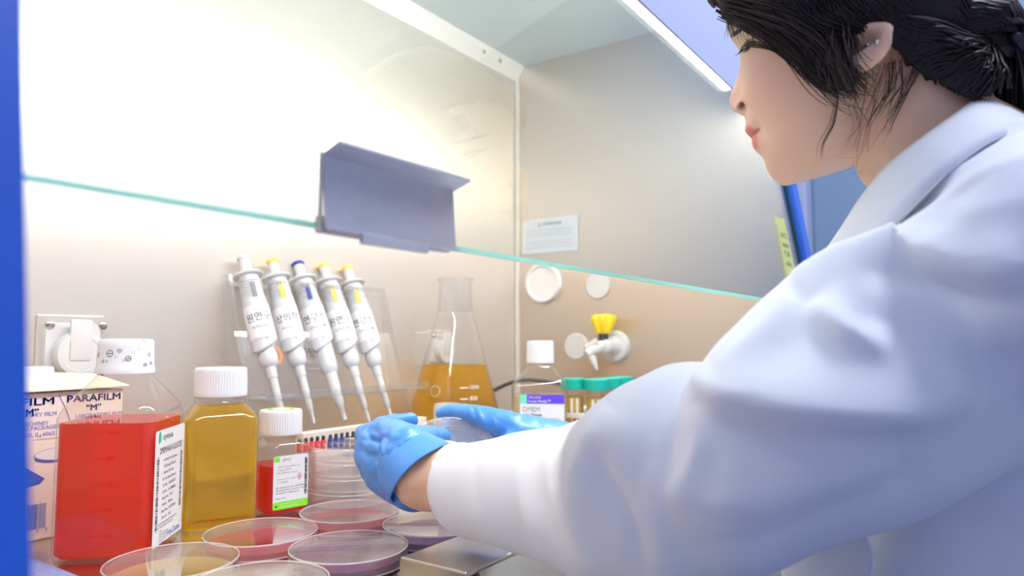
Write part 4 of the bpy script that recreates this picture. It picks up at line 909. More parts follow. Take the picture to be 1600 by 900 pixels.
# eye: dark slit, iris and lashes; brow
mb = PM(); eyep = [(1160, 78), (1163, 73.5), (1168, 70.5), (1174, 69), (1178, 71), (1173, 75), (1168, 78.5), (1163, 81)]
q = [hit(a, b, .0007) for a, b in eyep]
if all(x is not None for x in q):
    c_ = np.mean(q, axis=0)-np.array([0, 0, 0]); mb.add([tuple(x) for x in q]+[tuple(c_)], [(i, (i+1) % 8, 8) for i in range(8)], EYEW); ey = mb.build('eye', body)
    mb = PM(); q = [hit(1166+3.9*math.cos(k*PI/5), 75+4.0*math.sin(k*PI/5), .0011) for k in range(10)]; mb.add([tuple(x) for x in q], [tuple(range(10))], IRIS); mb.build('iris', body)
surf_strip('upper_lashes', [(1157.5, 81), (1161, 75), (1167, 69.5), (1174, 66.5), (1183, 66)], .0011, HAIR, body, .0006)
surf_strip('lower_lashes', [(1160, 82), (1166, 80.5), (1172, 76)], .00035, HAIRB, body, .0004)
surf_strip('eyelid_crease', [(1159, 74), (1165, 66), (1173, 61), (1182, 62)], .0003, HAIRB, body, .0001)
mb = PM(); rb_ = random.Random(3)
for k in range(7):
    a = hit(1160+3*k, 77-2.0*k+1, .0008)
    if a is not None: mb.tube([a, a+Fd*.004-Ud*.002-Lx*0, a+Fd*.006-Ud*.0015], [.0003, .0002, .0001], HAIR, 4)
mb.build('eyelash', body); 
mb = PM()
for k in range(60):
    u_ = rb_.random(); px = 1143+u_*24+rb_.uniform(-2, 2); py = 56-u_*17+rb_.uniform(-4.5, 4.5); a = hit(px, py, .0003)
    if a is None: continue
    b = hit(px+5, py-5, .0008)
    if b is not None: mb.tube([a, (a+b)/2, b], [.0003, .0003, .0001], HAIR, 4)
if mb.v: mb.build('eyebrow', body)
a = hit(1356, 70, .0008); b = hit(1372, 67, .0008)
for q in (a, b):
    if q is not None: mb = PM(); ico(mb, q, .0016, PEARL, 2); mb.build('earring', person)
# --- hair: fitted cap over the skull plus strands
# hair boundary in head frame: f as function of u at the side (forward edge)
def fwd(u_):     # most forward skull position covered by hair at side of head
    return it(u_, [(-.06, -.054), (-.05, -.0465), (-.044, -.041), (-.037, -.035), (-.0234, -.0254), (.0008, -.0150), (.012, -.007), (.022, .015), (.034, .031), (UN-.004, .040), (UN+.02, .052), (UN+.035, .064), (UN+.05, .090), (CR, .12)])
mb = PM(); NU, NA = 60, 96; rings = []
def capr(u_, a, infl):
    fb, bk, w_ = smo(u_, fbt), smo(u_, bkt), smo(u_, wt)
    if u_ < .02: k = min(1, (.02-u_)/.02); bk = bk*(1-k)+k*it(u_, [(-.06, -.042), (-.03, -.043), (0, -.047), (.02, -.055)]); w_ = w_*(1-k)+k*it(u_, [(-.06, .034), (-.03, .046), (0, .058), (.02, .064)]); fb = max(fb, .04)
    fc = .45*(fb+bk); c_, s_ = math.cos(a), math.sin(a); n_ = 2.2
    l_ = (w_+infl)*math.copysign(abs(s_)**(2/n_), s_); f_ = fc+((fb-fc if c_ > 0 else fc-bk)+infl)*math.copysign(abs(c_)**(2/n_), c_); return l_, f_
U0 = -.054
us = np.linspace(U0, CR+.004, NU); V2 = []; F2 = []; keep = {}
for i, u_ in enumerate(us):
    uu = min(u_, CR-.001)
    for j in range(NA):
        a = 2*PI*j/NA; infl = .0075+.0006*math.sin(a*23)+.002*max(0, -math.cos(a))
        l_, f_ = capr(uu, a, infl if uu < CR-.02 else infl*.9)
        if u_ < UN-.015: # gather towards the nape
            pass
        keep[(i, j)] = f_ < fwd(u_)+.004*math.sin(u_*400)
        V2.append(tuple(hw(l_, f_, u_)))
for i in range(NU-1):
    for j in range(NA):
        k = (j+1) % NA
        if all(keep[x] for x in ((i, j), (i, k), (i+1, k), (i+1, j))): F2.append((i*NA+j, i*NA+k, (i+1)*NA+k, (i+1)*NA+j))
V2.append(tuple(hw(0, -.011, CR+.0045)));
for j in range(NA): F2.append(((NU-1)*NA+j, (NU-1)*NA+(j+1) % NA, len(V2)-1))
mb.add(V2, F2, HAIR); haircap = mb.build('hair', person, angle=180)
md = haircap.modifiers.new('thick', 'SOLIDIFY'); md.thickness = .004; md.offset = -1
# knot position of the ponytail
TP = P(1568, 62, .50); TPf = np.array([hpix(1568, 62, .0)[0], hpix(1568, 62, .0)[1]])
fT, uT = hpix(1580, 56, .0); TIEP = hw(.0, fT, uT)

rs = np.random.RandomState(5)
def strands(name, gen, n, rad, m, par, seg=9, lock=3):
    mb = PM()
    for k in range(n):
        pts = gen(k)
        if pts is None: continue
        pts = spline(pts, 4 if len(pts) < 7 else 2); L = len(pts); R = [rad*(1-.75*(i/(L-1))**3) for i in range(L)]; mb.tube(pts, R, m, lock, caps=False)
    return mb.build(name, par, angle=180)
def skull(th, u_, infl):
    l_, f_ = capr(min(max(u_, U0), CR-.001), th, infl); return np.array([l_, f_, u_])
def gen_side(k):
    # swept back from the front and temple hair line to the tie
    side = 1 if k % 5 else -1; s0 = rs.rand()
    u0 = UN-.012+s0*(CR-UN+.008); f0 = fwd(u0)-rs.rand()*.02
    p0 = None
    for a in np.linspace(.02, PI-.02, 60):
        q = skull(a*side, u0, .012)
        if q[1] < f0: p0 = a; break
    if p0 is None: return None
    a1 = PI*side; pts = []; n = 7; inf = .0105+.0045*rs.rand(); dr = rs.uniform(-.004, .004)
    for i in range(n):
        t_ = i/(n-1); a = p0*side*(1-t_)+a1*t_*.97; uu = u0+(uT+.015-u0)*t_**1.5+dr*math.sin(t_*PI)-.010*math.sin(t_*PI)*(u0 < UN+.02); q = skull(a, uu, inf); pts.append(q)
    pts[-1] = np.array([rs.uniform(-.008, .008), fT+.012, uT+rs.uniform(-.012, .012)])
    pts[-2] = pts[-2]*.55+np.array([0, fT+.02, uT])*.45
    return [hw(*q) for q in pts]
strands('swept_hair', gen_side, 2600, .0012, HAIR, haircap)
def gen_nape(k):
    side = 1 if k % 4 else -1; t0 = rs.rand(); u0 = .022-.070*t0; f0 = fwd(u0)-.001-rs.rand()**2*.022; lat = side*(.072-.026*t0-.4*max(0, -f0-.03))
    tgt = np.array([rs.uniform(-.01, .01), fT+.008, uT+rs.uniform(-.014, .006)]); q0 = np.array([lat, f0, u0]); mid = np.array([side*(.044-.012*t0)+rs.uniform(-.003, .003), -.048+.010*t0*0-.006*(1-t0)+rs.uniform(-.002, .002), min(uT-.012, (u0+uT)/2-.004)+rs.uniform(-.006, .006)])
    j_ = rs.randn(3)*.0012; return [hw(*q0), hw(*(q0*.72+tgt*.28+np.array([side*.010, -.001, -.002])+j_)), hw(*(q0*.45+tgt*.55+np.array([side*.012, .001, -.004])+j_)), hw(*(q0*.2+tgt*.8+np.array([side*.007, .001, -.003]))), hw(*tgt)]
strands('nape_hair', gen_nape, 1300, .0011, HAIR, haircap)
def gen_mid(k):
    side = 1 if k % 5 else -1; u0 = .012+(CR-.004-.012)*rs.rand(); a0_ = rs.uniform(.05 if u0 > UN+.05 else .30, .72)*PI; f0 = fwd(u0)
    while a0_ < PI*.9 and skull(a0_*side, u0, .012)[1] > f0-.004: a0_ += .03
    inf = .0118+.003*rs.rand(); pts = []; A1 = min(PI*.96, a0_+rs.uniform(.8, 1.4))
    for i in range(7):
        t_ = i/6; q = skull((a0_*(1-t_)+A1*t_)*side, u0+(uT+.014-u0)*t_**1.3*.9, inf*(1 if i else .85)); pts.append(q)
        if q[1] > fwd(q[2])+.004: return None
    pts.append(np.array([side*rs.uniform(0, .010), fT+.012, uT+rs.uniform(-.004, .014)]))
    return [hw(*q) for q in pts]
strands('crown_hair', gen_mid, 3300, .0011, HAIR, haircap)
# bundle core between the skull and the tie
mb = PM()
gp = spline([hw(0, -.020, uT+.022), hw(0, -.040, uT+.014), hw(0, fT*.5-.026, uT+.008), hw(0, fT+.012, uT+.002), TIEP], 5); GR = [.040-.030*(q_/(len(gp)-1))**.8 for q_ in range(len(gp))]; mb.tube(gp, GR, HAIR, 20); mb.build('gathered_hair', haircap)
def gen_wrap(k):
    A = rs.uniform(0, 2*PI); i0 = rs.randint(0, 8); out = []; tw_ = rs.uniform(-.4, .4)
    for i in range(i0, len(gp), 3):
        c_ = np.array(gp[i]); t_ = np.array(gp[min(i+1, len(gp)-1)])-np.array(gp[max(i-1, 0)]); t_ /= np.linalg.norm(t_); a_ = np.cross(t_, Lx); a_ /= np.linalg.norm(a_); b_ = np.cross(t_, a_); r_ = GR[i]*1.04+rs.uniform(0, .0016); B = A+tw_*i/len(gp)
        out.append(c_+(a_*math.cos(B)+b_*math.sin(B))*r_)
    return out+[np.array(TIEP)] if len(out) > 2 else None
strands('wrapped_hair', gen_wrap, 900, .0011, HAIR, haircap)
# face-framing locks and wisps, given as image points lying just over the cheek
def lock(pts, n, spread, rad, off=.006, name='face_lock', m=HAIRB):
    base_ = []
    for i, (a, b) in enumerate(pts):
        q = hit(a, b, off)
        if q is None:
            r = ray(a, b); q = base_[-1] if base_ else None
            lx_ = base_[-1] if base_ else ER
            q = CAM+r*(((lx_-CAM)@FW))
        base_.append(np.array(q))
    mb = PM()
    for k in range(n):
        o1 = rs.randn(3)*spread; o2 = rs.randn(3)*spread*1.5; L = len(base_)
        q = [b+o1*(1-i/(L-1))*.8+o2*(i/(L-1)) for i, b in enumerate(base_)]
        s_ = spline(q, 5); s_ = s_[:max(6, int(len(s_)*(1-.38*rs.rand()**2)))]; R = [rad*(1-.8*(i/(len(s_)-1))**2) for i in range(len(s_))]; mb.tube(s_, R, m, 3, caps=False)
    return mb.build(name, haircap, angle=180)
lock([(1150, 8), (1195, 38), (1245, 75), (1280, 112), (1310, 130), (1335, 128)], 190, .0046, .00045)
lock([(1160, 2), (1230, 30), (1285, 70), (1312, 110), (1325, 130)], 240, .0055, .0006)
lock([(1200, 2), (1260, 25), (1310, 55), (1330, 95), (1335, 128)], 200, .0052, .0006)
lock([(1180, 66), (1215, 75), (1250, 100), (1280, 125), (1300, 138), (1330, 134)], 14, .0016, .00028)
lock([(1190, 66), (1225, 84), (1258, 118), (1292, 142)], 7, .0016, .00022)
lock([(1305, 130), (1306, 160), (1300, 190), (1285, 220), (1284, 245)], 9, .0008, .00028)
lock([(1335, 95), (1338, 125), (1325, 160), (1332, 190), (1310, 220)], 8, .0050, .0002)
lock([(1400, 95), (1398, 140), (1380, 180), (1375, 205)], 14, .0040, .00025)
lock([(1430, 110), (1410, 150), (1395, 175), (1378, 208)], 16, .0045, .00025)
lock([(1380, 100), (1372, 150), (1360, 200), (1330, 240), (1290, 250)], 12, .0060, .00016)
lock([(1148, 14), (1146, 40), (1152, 60)], 16, .0020, .0003, off=.003)
lock([(1165, 8), (1160, 40), (1172, 60)], 16, .0035, .0003, off=.003)
lock([(1190, 15), (1185, 50), (1195, 70)], 10, .0035, .0003, off=.003)
# ponytail
dT = float((TIEP-CAM)@FW); tw = [TIEP, P(1600, 82, dT), P(1614, 125, dT), P(1620, 175, dT-.003), P(1624, 230, dT-.006), P(1626, 300, dT-.008)]
def gen_tail(k):
    o = rs.randn(3)*.0045; w_ = [.8, 1.2, 1.6, 1.8, 1.6, 1.4]; e = rs.randn(3)*.006
    return [t_+o*w_[i]+e*(i/5)**2 for i, t_ in enumerate(tw)]
pt = strands('ponytail', gen_tail, 420, .0011, HAIR, haircap)
mb = PM(); mb.tube(spline(tw, 5), [.008+.004*math.sin(i/25*PI) for i in range(26)], HAIR, 14); mb.build('ponytail_core', pt)
# scrunchie: puckered ring
mb = PM(); ax = np.array(tw[1])-np.array(tw[0]); ax /= np.linalg.norm(ax); e1_ = np.cross(ax, [0, 0, 1.]); e1_ /= np.linalg.norm(e1_); e2_ = np.cross(ax, e1_)
R1, R2 = .0115, .0056; vs = []; NA_, NB_ = 96, 16
for i in range(NA_):
    A = 2*PI*i/NA_
    for j in range(NB_):
        B = 2*PI*j/NB_; r2 = R2*(1+.22*math.sin(11*A)+.10*math.sin(17*A+B)); vs.append(tuple(TIEP+ax*.004+(e1_*math.cos(A)+e2_*math.sin(A))*(R1+r2*math.cos(B))+ax*r2*1.25*math.sin(B)))
mb.add(vs, [(i*NB_+j, i*NB_+(j+1) % NB_, ((i+1) % NA_)*NB_+(j+1) % NB_, ((i+1) % NA_)*NB_+j) for i in range(NA_) for j in range(NB_)], TIE); mb.build('scrunchie', person)
# --- coat
sl = [(698, 694, 806, .545), (712, 692, 822, .54), (734, 690, 836, .53), (762, 687, 842, .52), (800, 681, 852, .505), (850, 675, 869, .485), (880, 670, 880, .477), (905, 661, 889, .468), (930, 650, 900, .459), (955, 629, 912, .449), (1000, 592, 925, .435), (1050, 568, 927, .42), (1085, 566, 924, .413), (1110, 572, 918, .408), (1150, 530, 905, .40), (1190, 482, 888, .39), (1245, 420, 862, .385), (1300, 396, 838, .38), (1370, 384, 808, .375), (1450, 372, 775, .37), (1530, 368, 735, .365), (1620, 372, 690, .365), (1700, 400, 650, .37)]
mb = PM(); rings = []; NS = 48
DIRV = np.array([0, 0, 1.])
for i, (px, t_, b_, d) in enumerate(sl):
    c_ = P(px, (t_+b_)/2, d); hh = (b_-t_)/2*d/F; e_ = sl[max(0, i-1)]; g_ = sl[min(len(sl)-1, i+1)]; ax_ = P(g_[0], (g_[1]+g_[2])/2, g_[3])-P(e_[0], (e_[1]+e_[2])/2, e_[3]); rr = np.array([-ax_[1], ax_[0], 0]); rr /= np.linalg.norm(rr)
    if i == 0: rr0_ = rr
    if rr@rr0_ < 0: rr = -rr
    dep = hh*(.92 if i > 3 else .86); rings.append([c_+DIRV*hh*math.cos(2*PI*j/NS)+rr*dep*math.sin(2*PI*j/NS) for j in range(NS)])
mb.loft(rings, COAT)
# torso
def ell(cx, cy, z, rx, ry, n=48, e=2.4):
    out = []
    for j in range(n):
        a = 2*PI*j/n; c_, s_ = math.cos(a), math.sin(a); out.append((cx+rx*math.copysign(abs(c_)**(2/e), c_), cy+ry*math.copysign(abs(s_)**(2/e), s_), z))
    return out
tor = [(-.62, .585, -.03, .20, .150), (-.40, .585, -.03, .18, .145), (-.20, .585, -.025, .160, .135), (-.05, .585, -.02, .148, .125), (.08, .582, -.02, .146, .120), (.15, .570, -.025, .152, .112), (.205, .546, -.030, .165, .100), (.240, .546, -.035, .135, .085), (.265, .546, -.026, .118, .082), (.283, .546, -.026, .088, .064), (.298, .546, -.020, .066, .056)]
mb.loft([ell(cx, cy, z, rx, ry) for z, cx, cy, rx, ry in tor], COAT)
SL2 = P(1600, 330, .40)
limb(mb, [(.47, -.03, .235), (.415, -.025, .205), P(1560, 520, .375)], [.055, .062, .070], COAT, 24)
limb(mb, [(.63, -.03, .235), (.70, -.02, .195), (.765, .14, .066), (.70, .275, .062), (.668, .335, .055)], [.055, .064, .054, .036, .031], COAT, 24)
coat = remesh(mb, 'lab_coat', .0036, 6, person, COAT)
me = coat.data; V = getv(me)+np.array(PO); Nn = getn(me)
q = V-CAM; dd = q@FW; PX = 800+F*(q@RT)/dd; PY = 450-F*(q@UP)/dd
face = (Nn*(-q/np.linalg.norm(q, axis=1)[:, None])).sum(1)
disp = np.zeros(len(V))
def fold(pts, w1, w2, h, side=1):
    """a cloth ridge: crest along pts, soft on one side, tucked on the other"""
    global disp
    s_ = np.array(spline([(a, b, 0) for a, b in pts], 10))[:, :2]; best = np.full(len(V), 1e9); sg = np.zeros(len(V)); tt = np.zeros(len(V))
    for i in range(len(s_)-1):
        a, b = s_[i], s_[i+1]; ab = b-a; L2 = ab@ab; t_ = np.clip(((PX-a[0])*ab[0]+(PY-a[1])*ab[1])/L2, 0, 1); dx = PX-a[0]-t_*ab[0]; dy = PY-a[1]-t_*ab[1]; D = np.hypot(dx, dy)
        m_ = D < best; best[m_] = D[m_]; sg[m_] = np.sign(ab[0]*dy-ab[1]*dx)[m_]; tt[m_] = ((i+t_)/(len(s_)-1))[m_]
    best = np.sqrt(best**2+9)-3
    env = np.sin(np.clip(tt, 0.0, 1)*PI)**.6; w_ = np.where(sg > 0, w1, w2)     # sg>0: below the crest
    disp += h*env*(.55*np.exp(-(best/w_)**2)+.75*np.exp(-best/(w_*.75)))*np.clip(face*3, 0, 1)
fold([(1085, 585), (1130, 618), (1193, 636), (1270, 646), (1345, 648), (1430, 640), (1530, 610)], 30, 70, .0140)
fold([(1130, 655), (1200, 668), (1300, 680), (1420, 672)], 26, 22, -.0050)
fold([(1235, 432), (1300, 398), (1370, 392), (1460, 398), (1530, 418), (1610, 432)], 30, 50, .0105)
fold([(1330, 425), (1420, 430), (1520, 458), (1600, 470)], 22, 20, -.0045)
fold([(1270, 470), (1300, 505), (1340, 535), (1390, 555)], 20, 34, .0065)
fold([(1330, 500), (1400, 500), (1480, 560), (1560, 620)], 40, 40, -.0040)
fold([(1130, 580), (1180, 540), (1215, 500), (1235, 460)], 30, 30, .0040)
fold([(955, 640), (925, 700), (900, 760), (905, 830), (925, 900)], 18, 26, .0050)
fold([(935, 690), (950, 750), (990, 830), (1010, 900)], 24, 14, -.0040)
fold([(1090, 640), (1098, 690), (1080, 745), (1050, 790)], 14, 24, .0035)
fold([(822, 700), (815, 760), (830, 820), (850, 880)], 12, 12, .0028)
fold([(870, 690), (865, 750), (885, 830)], 12, 16, .0022)
fold([(1000, 740), (1100, 780), (1250, 770), (1400, 720)], 60, 40, .0045)
fold([(1050, 850), (1180, 840), (1320, 790), (1450, 730)], 40, 30, -.0030)
fold([(745, 700), (742, 760), (755, 820)], 5, 5, -.0012)
fold([(728, 700), (724, 760), (736, 820)], 5, 5, .0006)
def vnoise(Q, sc, seed):
    r_ = np.random.RandomState(seed); out = np.zeros(len(Q))
    for _ in range(14):
        k = r_.randn(3); k /= np.linalg.norm(k); out += np.sin(Q@(k*sc*r_.uniform(.6, 1.6))+r_.uniform(0, 6.28))
    return out/14**.5
disp += .0015*vnoise(V, 55, 1)+.0005*vnoise(V, 140, 2)
disp *= np.clip((V[:, 0]-0)/.01, 0, 1)
sel = (PX < 725)*(np.abs(dd-.54) < .1)
disp[sel] *= .5
V = V+Nn*disp[:, None]
setv(me, V-np.array(PO))
# open the cuff: remove the end cap facing the hand, then give the cloth its thickness
bm = bmesh.new(); bm.from_mesh(me); bm.faces.ensure_lookup_table(); axc = P(690, 741, .545); axd = (P(690, 741, .545)-P(760, 765, .52)); axd /= np.linalg.norm(axd)
axr = (WRR-np.array([.765, .14, .07])); axr /= np.linalg.norm(axr); axrc = WRR
kill = []
for f_ in bm.faces:
    c_ = np.array(f_.calc_center_median())+np.array(PO); n_ = np.array(f_.normal)
    if np.linalg.norm(c_-axc) < .06 and (c_-axc)@axd > -.006 and n_@axd > .55: kill.append(f_)
    elif np.linalg.norm(c_-np.array([.668, .335, .052])) < .075 and (c_-np.array([.668, .335, .052]))@axr > .022: kill.append(f_)
bmesh.ops.delete(bm, geom=kill, context='FACES'); bm.to_mesh(me); bm.free()
md = coat.modifiers.new('cloth', 'SOLIDIFY'); md.thickness = .0014; md.offset = 0
# collar: band folded round the neck
def strip(inner, outer, m, name, par, th=.0022, n=6, bulge=.004):
    inner = spline(inner, 6); outer = spline(outer, 6); k = min(len(inner), len(outer)); mb = PM(); vs = []; fs = []
    for i in range(k):
        a, b = np.array(inner[i]), np.array(outer[i]); nn = np.cross(b-a, (np.array(inner[min(i+1, k-1)])-np.array(inner[max(i-1, 0)]))); nn /= (np.linalg.norm(nn)+1e-9)
        if nn@(CAM-a) < 0: nn = -nn
        for j in range(n+1):
            t_ = j/n; vs.append(tuple(a*(1-t_)+b*t_+nn*bulge*math.sin(t_*PI)))
    for i in range(k-1):
        for j in range(n): q_ = i*(n+1)+j; fs.append((q_, q_+1, q_+n+2, q_+n+1))
    mb.add(vs, fs, m); o = mb.build(name, par, angle=180); md = o.modifiers.new('t', 'SOLIDIFY'); md.thickness = th; md.offset = 0; return o
ci = [P(1560, 165, .455), P(1528, 156, .440), P(1490, 182, .420), P(1430, 225, .424), P(1380, 266, .438), P(1340, 318, .455), P(1316, 356, .468), P(1286, 400, .480)]
co = [P(1660, 235, .425), P(1610, 215, .400), P(1560, 216, .382), P(1490, 262, .374), P(1425, 325, .382), P(1392, 356, .392), P(1360, 378, .41), P(1300, 420, .44)]
def mir(ps): return [np.array([2*XH-p_[0], p_[1], p_[2]]) for p_ in ps]
strip(ci, co, COAT, 'collar', coat); strip(mir(ci), mir(co), COAT, 'collar', coat)
ci2 = [p_-np.array([0, 0, .004])+0*p_ for p_ in ci]; 
# front flap of the coat hanging open below the sleeve
def patch(rows, m, name, par, th=.0015):
    rows = [spline([np.array(p_) for p_ in r_], 5) for r_ in rows]; nr = len(rows); cols_ = len(rows[0]); full = [spline([rows[i][j] for i in range(nr)], 5) for j in range(cols_)]
    vs = [tuple(p_) for c_ in full for p_ in c_]; R_ = len(full[0]); mb = PM(); mb.add(vs, [(i*R_+j, i*R_+j+1, (i+1)*R_+j+1, (i+1)*R_+j) for i in range(cols_-1) for j in range(R_-1)], m)
    o = mb.build(name, par, angle=180); md = o.modifiers.new('t', 'SOLIDIFY'); md.thickness = th; md.offset = 0; return o
patch([[P(1195, 835, .47), P(1240, 820, .44), P(1290, 800, .41), P(1335, 780, .39)], [P(1226, 872, .47), P(1262, 866, .44), P(1310, 850, .41), P(1352, 838, .385)], [P(1222, 892, .47), P(1262, 888, .44), P(1320, 884, .41), P(1365, 884, .38)], [P(1232, 990, .46), P(1270, 990, .44), P(1315, 985, .41), P(1335, 985, .39)]], COAT, 'front_flap', coat)
# trousers and shoes down to the floor
mb = PM()
for sx_ in (-1, 1): limb(mb, [(XH+sx_*.09, -.03, -.35), (XH+sx_*.10, -.03, -.60), (XH+sx_*.10, -.04, -.83)], [.085, .060, .050], TROUS, 20)
limb(mb, [(XH-.08, -.03, -.32), (XH+.08, -.03, -.32)], [.10, .10], TROUS, 20); remesh(mb, 'trousers', .008, 3, person, TROUS)
for sx_ in (-1, 1): mb = PM(); mb.loft([[(XH+sx_*.10+w_*math.cos(2*PI*j/24), .02+.13*k_*math.sin(2*PI*j/24), z) for j in range(24)] for z, w_, k_ in ((-.899, .042, 1), (-.88, .046, 1.02), (-.855, .040, .9), (-.83, .030, .5))], DGREY); mb.build('shoe', person)
# --- gloves
def glove_mesh(paths, palm, name):
    mb = PM()
    for pts, rads in paths: limb(mb, pts, rads, GLOVE, 14)
    for a, b, ra, rb_ in palm: limb(mb, [a, b], [ra, rb_], GLOVE, 18)
    return mb
# near (left) hand: back of the hand to the viewer, fingers wrap round the dish to the right and away
def H(px, py, d): return P(px, py, d)
wr = H(655, 742, .567)
mb = PM()
K = {'index': H(598, 672, .625), 'middle': H(578, 690, .628), 'ring': H(574, 716, .620), 'little': H(590, 748, .603)}
Wp = {'index': H(640, 695, .578), 'middle': H(638, 715, .575), 'ring': H(640, 740, .573), 'little': H(648, 768, .568)}
for k, ra, rb_ in (('index', .0165, .0118), ('middle', .0190, .0125), ('ring', .0190, .0122), ('little', .0170, .0112)): limb(mb, [Wp[k], K[k]*.5+Wp[k]*.5, K[k]], [ra, (ra+rb_)/2+.001, rb_], GLOVE, 18)
limb(mb, [K['index'], K['middle'], K['ring'], K['little']], [.0118, .0122, .0118, .0105], GLOVE, 16)
limb(mb, [Wp['index'], Wp['little']], [.017, .017], GLOVE, 16); limb(mb, [(K['index']+Wp['index'])/2, (K['little']+Wp['little'])/2], [.0145, .0145], GLOVE, 16)
away = np.array([.80, .60, 0])
RX_ = RT; 
def fing(k, r, dirs, lens):
    p_ = K[k]; pts = [p_]; 
    for d_, L_ in zip(dirs, lens): d_ = np.array(d_, float); d_ /= np.linalg.norm(d_); p_ = p_+d_*L_; pts.append(p_)
    limb(mb, pts, [r, r*.95, r*.88, r*.74], GLOVE, 14); return pts
fing('index', .0096, [(.62, .70, -.02), (.98, .15, .05), (.9, -.3, .05)], [.036, .024, .018])
fing('middle', .0100, [(.55, .75, .05), (1, .10, .10), (.92, -.25, .1)], [.038, .026, .018])
fing('ring', .0096, [(.55, .70, .15), (1, .05, .22), (.9, -.25, .15)], [.035, .024, .017])
fing('little', .0086, [(.60, .60, .35), (.9, .05, .45), (.8, -.2, .3)], [.030, .018, .015])
# thumb lies over the near rim of the dish
th = [H(640, 700, .575), H(640, 684, .590), H(618, 672, .610), H(590, 671, .628), H(577, 675, .640)]
limb(mb, [H(650, 706, .572), H(652, 690, .585), H(672, 684, .620), H(690, 682, .652)], [.0150, .0135, .0108, .0088], GLOVE, 16)
limb(mb, [H(604, 676, .622), H(588, 672, .636), H(576, 676, .650)], [.0095, .0090, .0080], GLOVE, 14)
gl = remesh(mb, 'glove', .0016, 5, person, GLOVE); gl['label'] = 'blue nitrile glove on the near hand'
me = gl.data; V = getv(me)+np.array(PO); Nn = getn(me); q = V-CAM; dd = q@FW; PX = 800+F*(q@RT)/dd; PY = 450-F*(q@UP)/dd; face = (Nn*(-q/np.linalg.norm(q, axis=1)[:, None])).sum(1); disp = np.zeros(len(V))
fold([(592, 664), (591, 700), (600, 740), (625, 780), (650, 796)], 3, 3, -.0016)
fold([(598, 672), (597, 705), (608, 742), (632, 776), (655, 792)], 3.5, 3.5, .0012)
fold([(566, 690), (580, 684), (592, 687)], 2.2, 2.2, -.0018)
fold([(576, 672), (577, 683), (592, 688), (603, 680)], 2.0, 2.0, -.0018)
fold([(615, 668), (609, 700), (618, 735)], 2.5, 3.5, .0007); fold([(575, 712), (590, 712)], 2, 3, -.0006); fold([(622, 700), (632, 690), (645, 680)], 2, 3, .0008); fold([(565, 700), (572, 735), (592, 765)], 3, 4, .0006)
for i_ in range(7): fold([(618+4*i_, 690+8*i_), (630+4*i_, 700+9*i_), (640+3*i_, 716+9*i_)], 1.8, 2.4, .00045)
disp += .0003*vnoise(V, 420, 4); V = V+Nn*disp[:, None]; setv(me, V-np.array(PO))
# cuff of the near glove: flared sleeve with rolled rim
ca_ = H(690, 682, .562); cuffc = []
def oval(c_, ax_, up2, ru, rs_, n=64, wob=0, ph=0):
    ax_ = ax_/np.linalg.norm(ax_); up2 = up2-ax_*(up2@ax_); up2 /= np.linalg.norm(up2); sd = np.cross(ax_, up2); out = []
    for j in range(n):
        a = 2*PI*j/n; w_ = 1+wob*math.sin(5*a+ph)+wob*.6*math.sin(9*a+2*ph); out.append(c_+up2*ru*w_*math.cos(a)+sd*rs_*w_*math.sin(a))
    return out
axf = H(600, 725, .60)-H(668, 745, .562)
g0 = H(618, 727, .592); g1 = H(640, 733, .578); g2 = H(655, 738, .570); g3 = H(665, 741, .566)
tilt = lambda c_, k: c_
rr0 = [oval(g0, axf, UP, .0290, .018), oval(g1, axf+RT*.03, UP, .0335, .0255, wob=.01), oval(g2, axf+UP*.035-RT*.0, UP+RT*.25, .0335, .0275, wob=.012, ph=1), oval(g3, axf+UP*.045, UP+RT*.42, .0345, .0290, wob=.015, ph=2)]
mb = PM(); mb.loft(rr0, GLOVE, caps=False); o = mb.build('glove_cuff', gl, angle=180); md = o.modifiers.new('t', 'SOLIDIFY'); md.thickness = .0006; md.offset = 1
md = o.modifiers.new('s', 'SUBSURF'); md.levels = 1; md.render_levels = 2
mb = PM(); rim = rr0[-1]+[rr0[-1][0]]; mb.tube(rim, .0009, GLOVE, 8, caps=False); mb.build('rolled_rim', o)
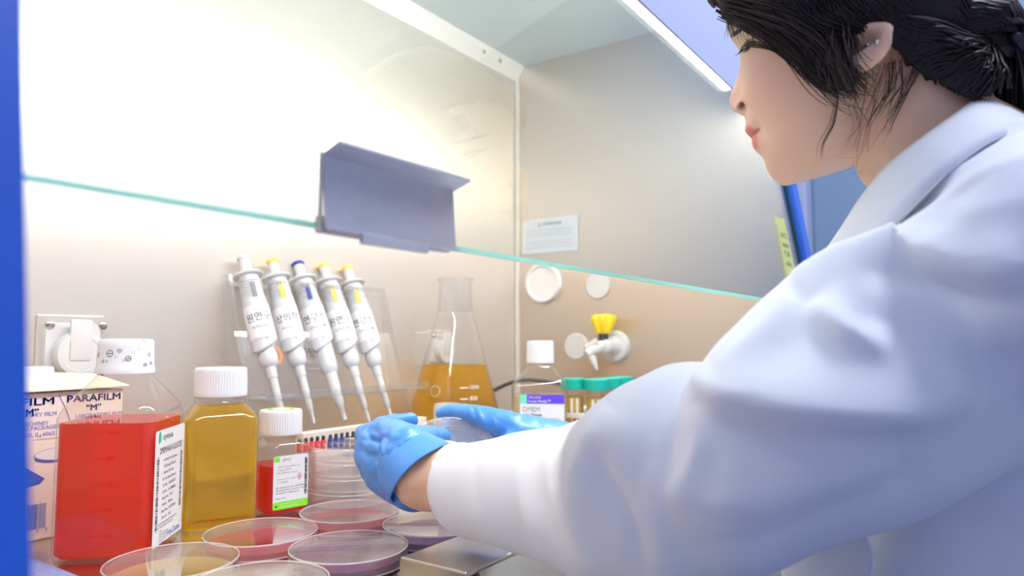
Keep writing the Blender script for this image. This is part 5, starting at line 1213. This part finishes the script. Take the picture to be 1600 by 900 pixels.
# far (right) hand
mb = PM()
wr2 = np.array([.650, .352, .062])
K2 = {'index': H(738, 646, .755), 'middle': H(742, 655, .775), 'ring': H(748, 668, .785), 'little': H(756, 684, .785)}
W2 = {'index': H(808, 668, .735), 'middle': H(812, 674, .745), 'ring': H(816, 682, .745), 'little': H(818, 690, .740)}
for k, ra, rb_ in (('index', .0150, .0100), ('middle', .0150, .0110), ('ring', .0150, .0110), ('little', .0150, .0105)): limb(mb, [W2[k], (K2[k]+W2[k])/2, K2[k]], [ra, (ra+rb_)/2+.0012, rb_], GLOVE, 18)
limb(mb, [K2['index'], K2['middle'], K2['ring'], K2['little']], [.0098, .0108, .0108, .0100], GLOVE, 16)
limb(mb, [wr2, (W2['index']+W2['little'])/2], [.024, .022], GLOVE, 20)
limb(mb, [K2['index'], H(714, 643, .775), H(700, 643, .782), H(689, 646, .786)], [.0098, .0090, .0084, .0072], GLOVE, 16)
limb(mb, [K2['middle'], H(722, 658, .800), H(706, 664, .810), H(696, 668, .808)], [.0100, .0094, .0086, .0074], GLOVE, 16)
limb(mb, [K2['ring'], H(730, 676, .805), H(716, 686, .812), H(707, 690, .806)], [.0096, .0090, .0082, .0070], GLOVE, 16)
limb(mb, [K2['little'], H(740, 696, .795), H(728, 704, .795), H(720, 708, .790)], [.0086, .0080, .0074, .0064], GLOVE, 16)
limb(mb, [H(806, 690, .725), H(790, 702, .705), H(776, 712, .685), H(764, 716, .672)], [.0135, .0110, .0095, .0082], GLOVE, 16)
g2_ = remesh(mb, 'glove', .0016, 5, person, GLOVE); g2_['label'] = 'blue nitrile glove on the far hand'
me = g2_.data; V = getv(me)+np.array(PO); Nn = getn(me); q = V-CAM; dd = q@FW; PX = 800+F*(q@RT)/dd; PY = 450-F*(q@UP)/dd; face = (Nn*(-q/np.linalg.norm(q, axis=1)[:, None])).sum(1); disp = np.zeros(len(V))
fold([(738, 633), (741, 642), (738, 652)], 2, 2, -.0014); fold([(744, 634), (748, 644), (752, 656), (768, 678)], 2.5, 2.5, .0012); fold([(752, 640), (775, 655), (800, 672)], 3, 3, -.0006); fold([(765, 645), (775, 665), (772, 682)], 2.2, 2.2, .0006)
disp += .0003*vnoise(V, 420, 6); V = V+Nn*disp[:, None]; setv(me, V-np.array(PO))
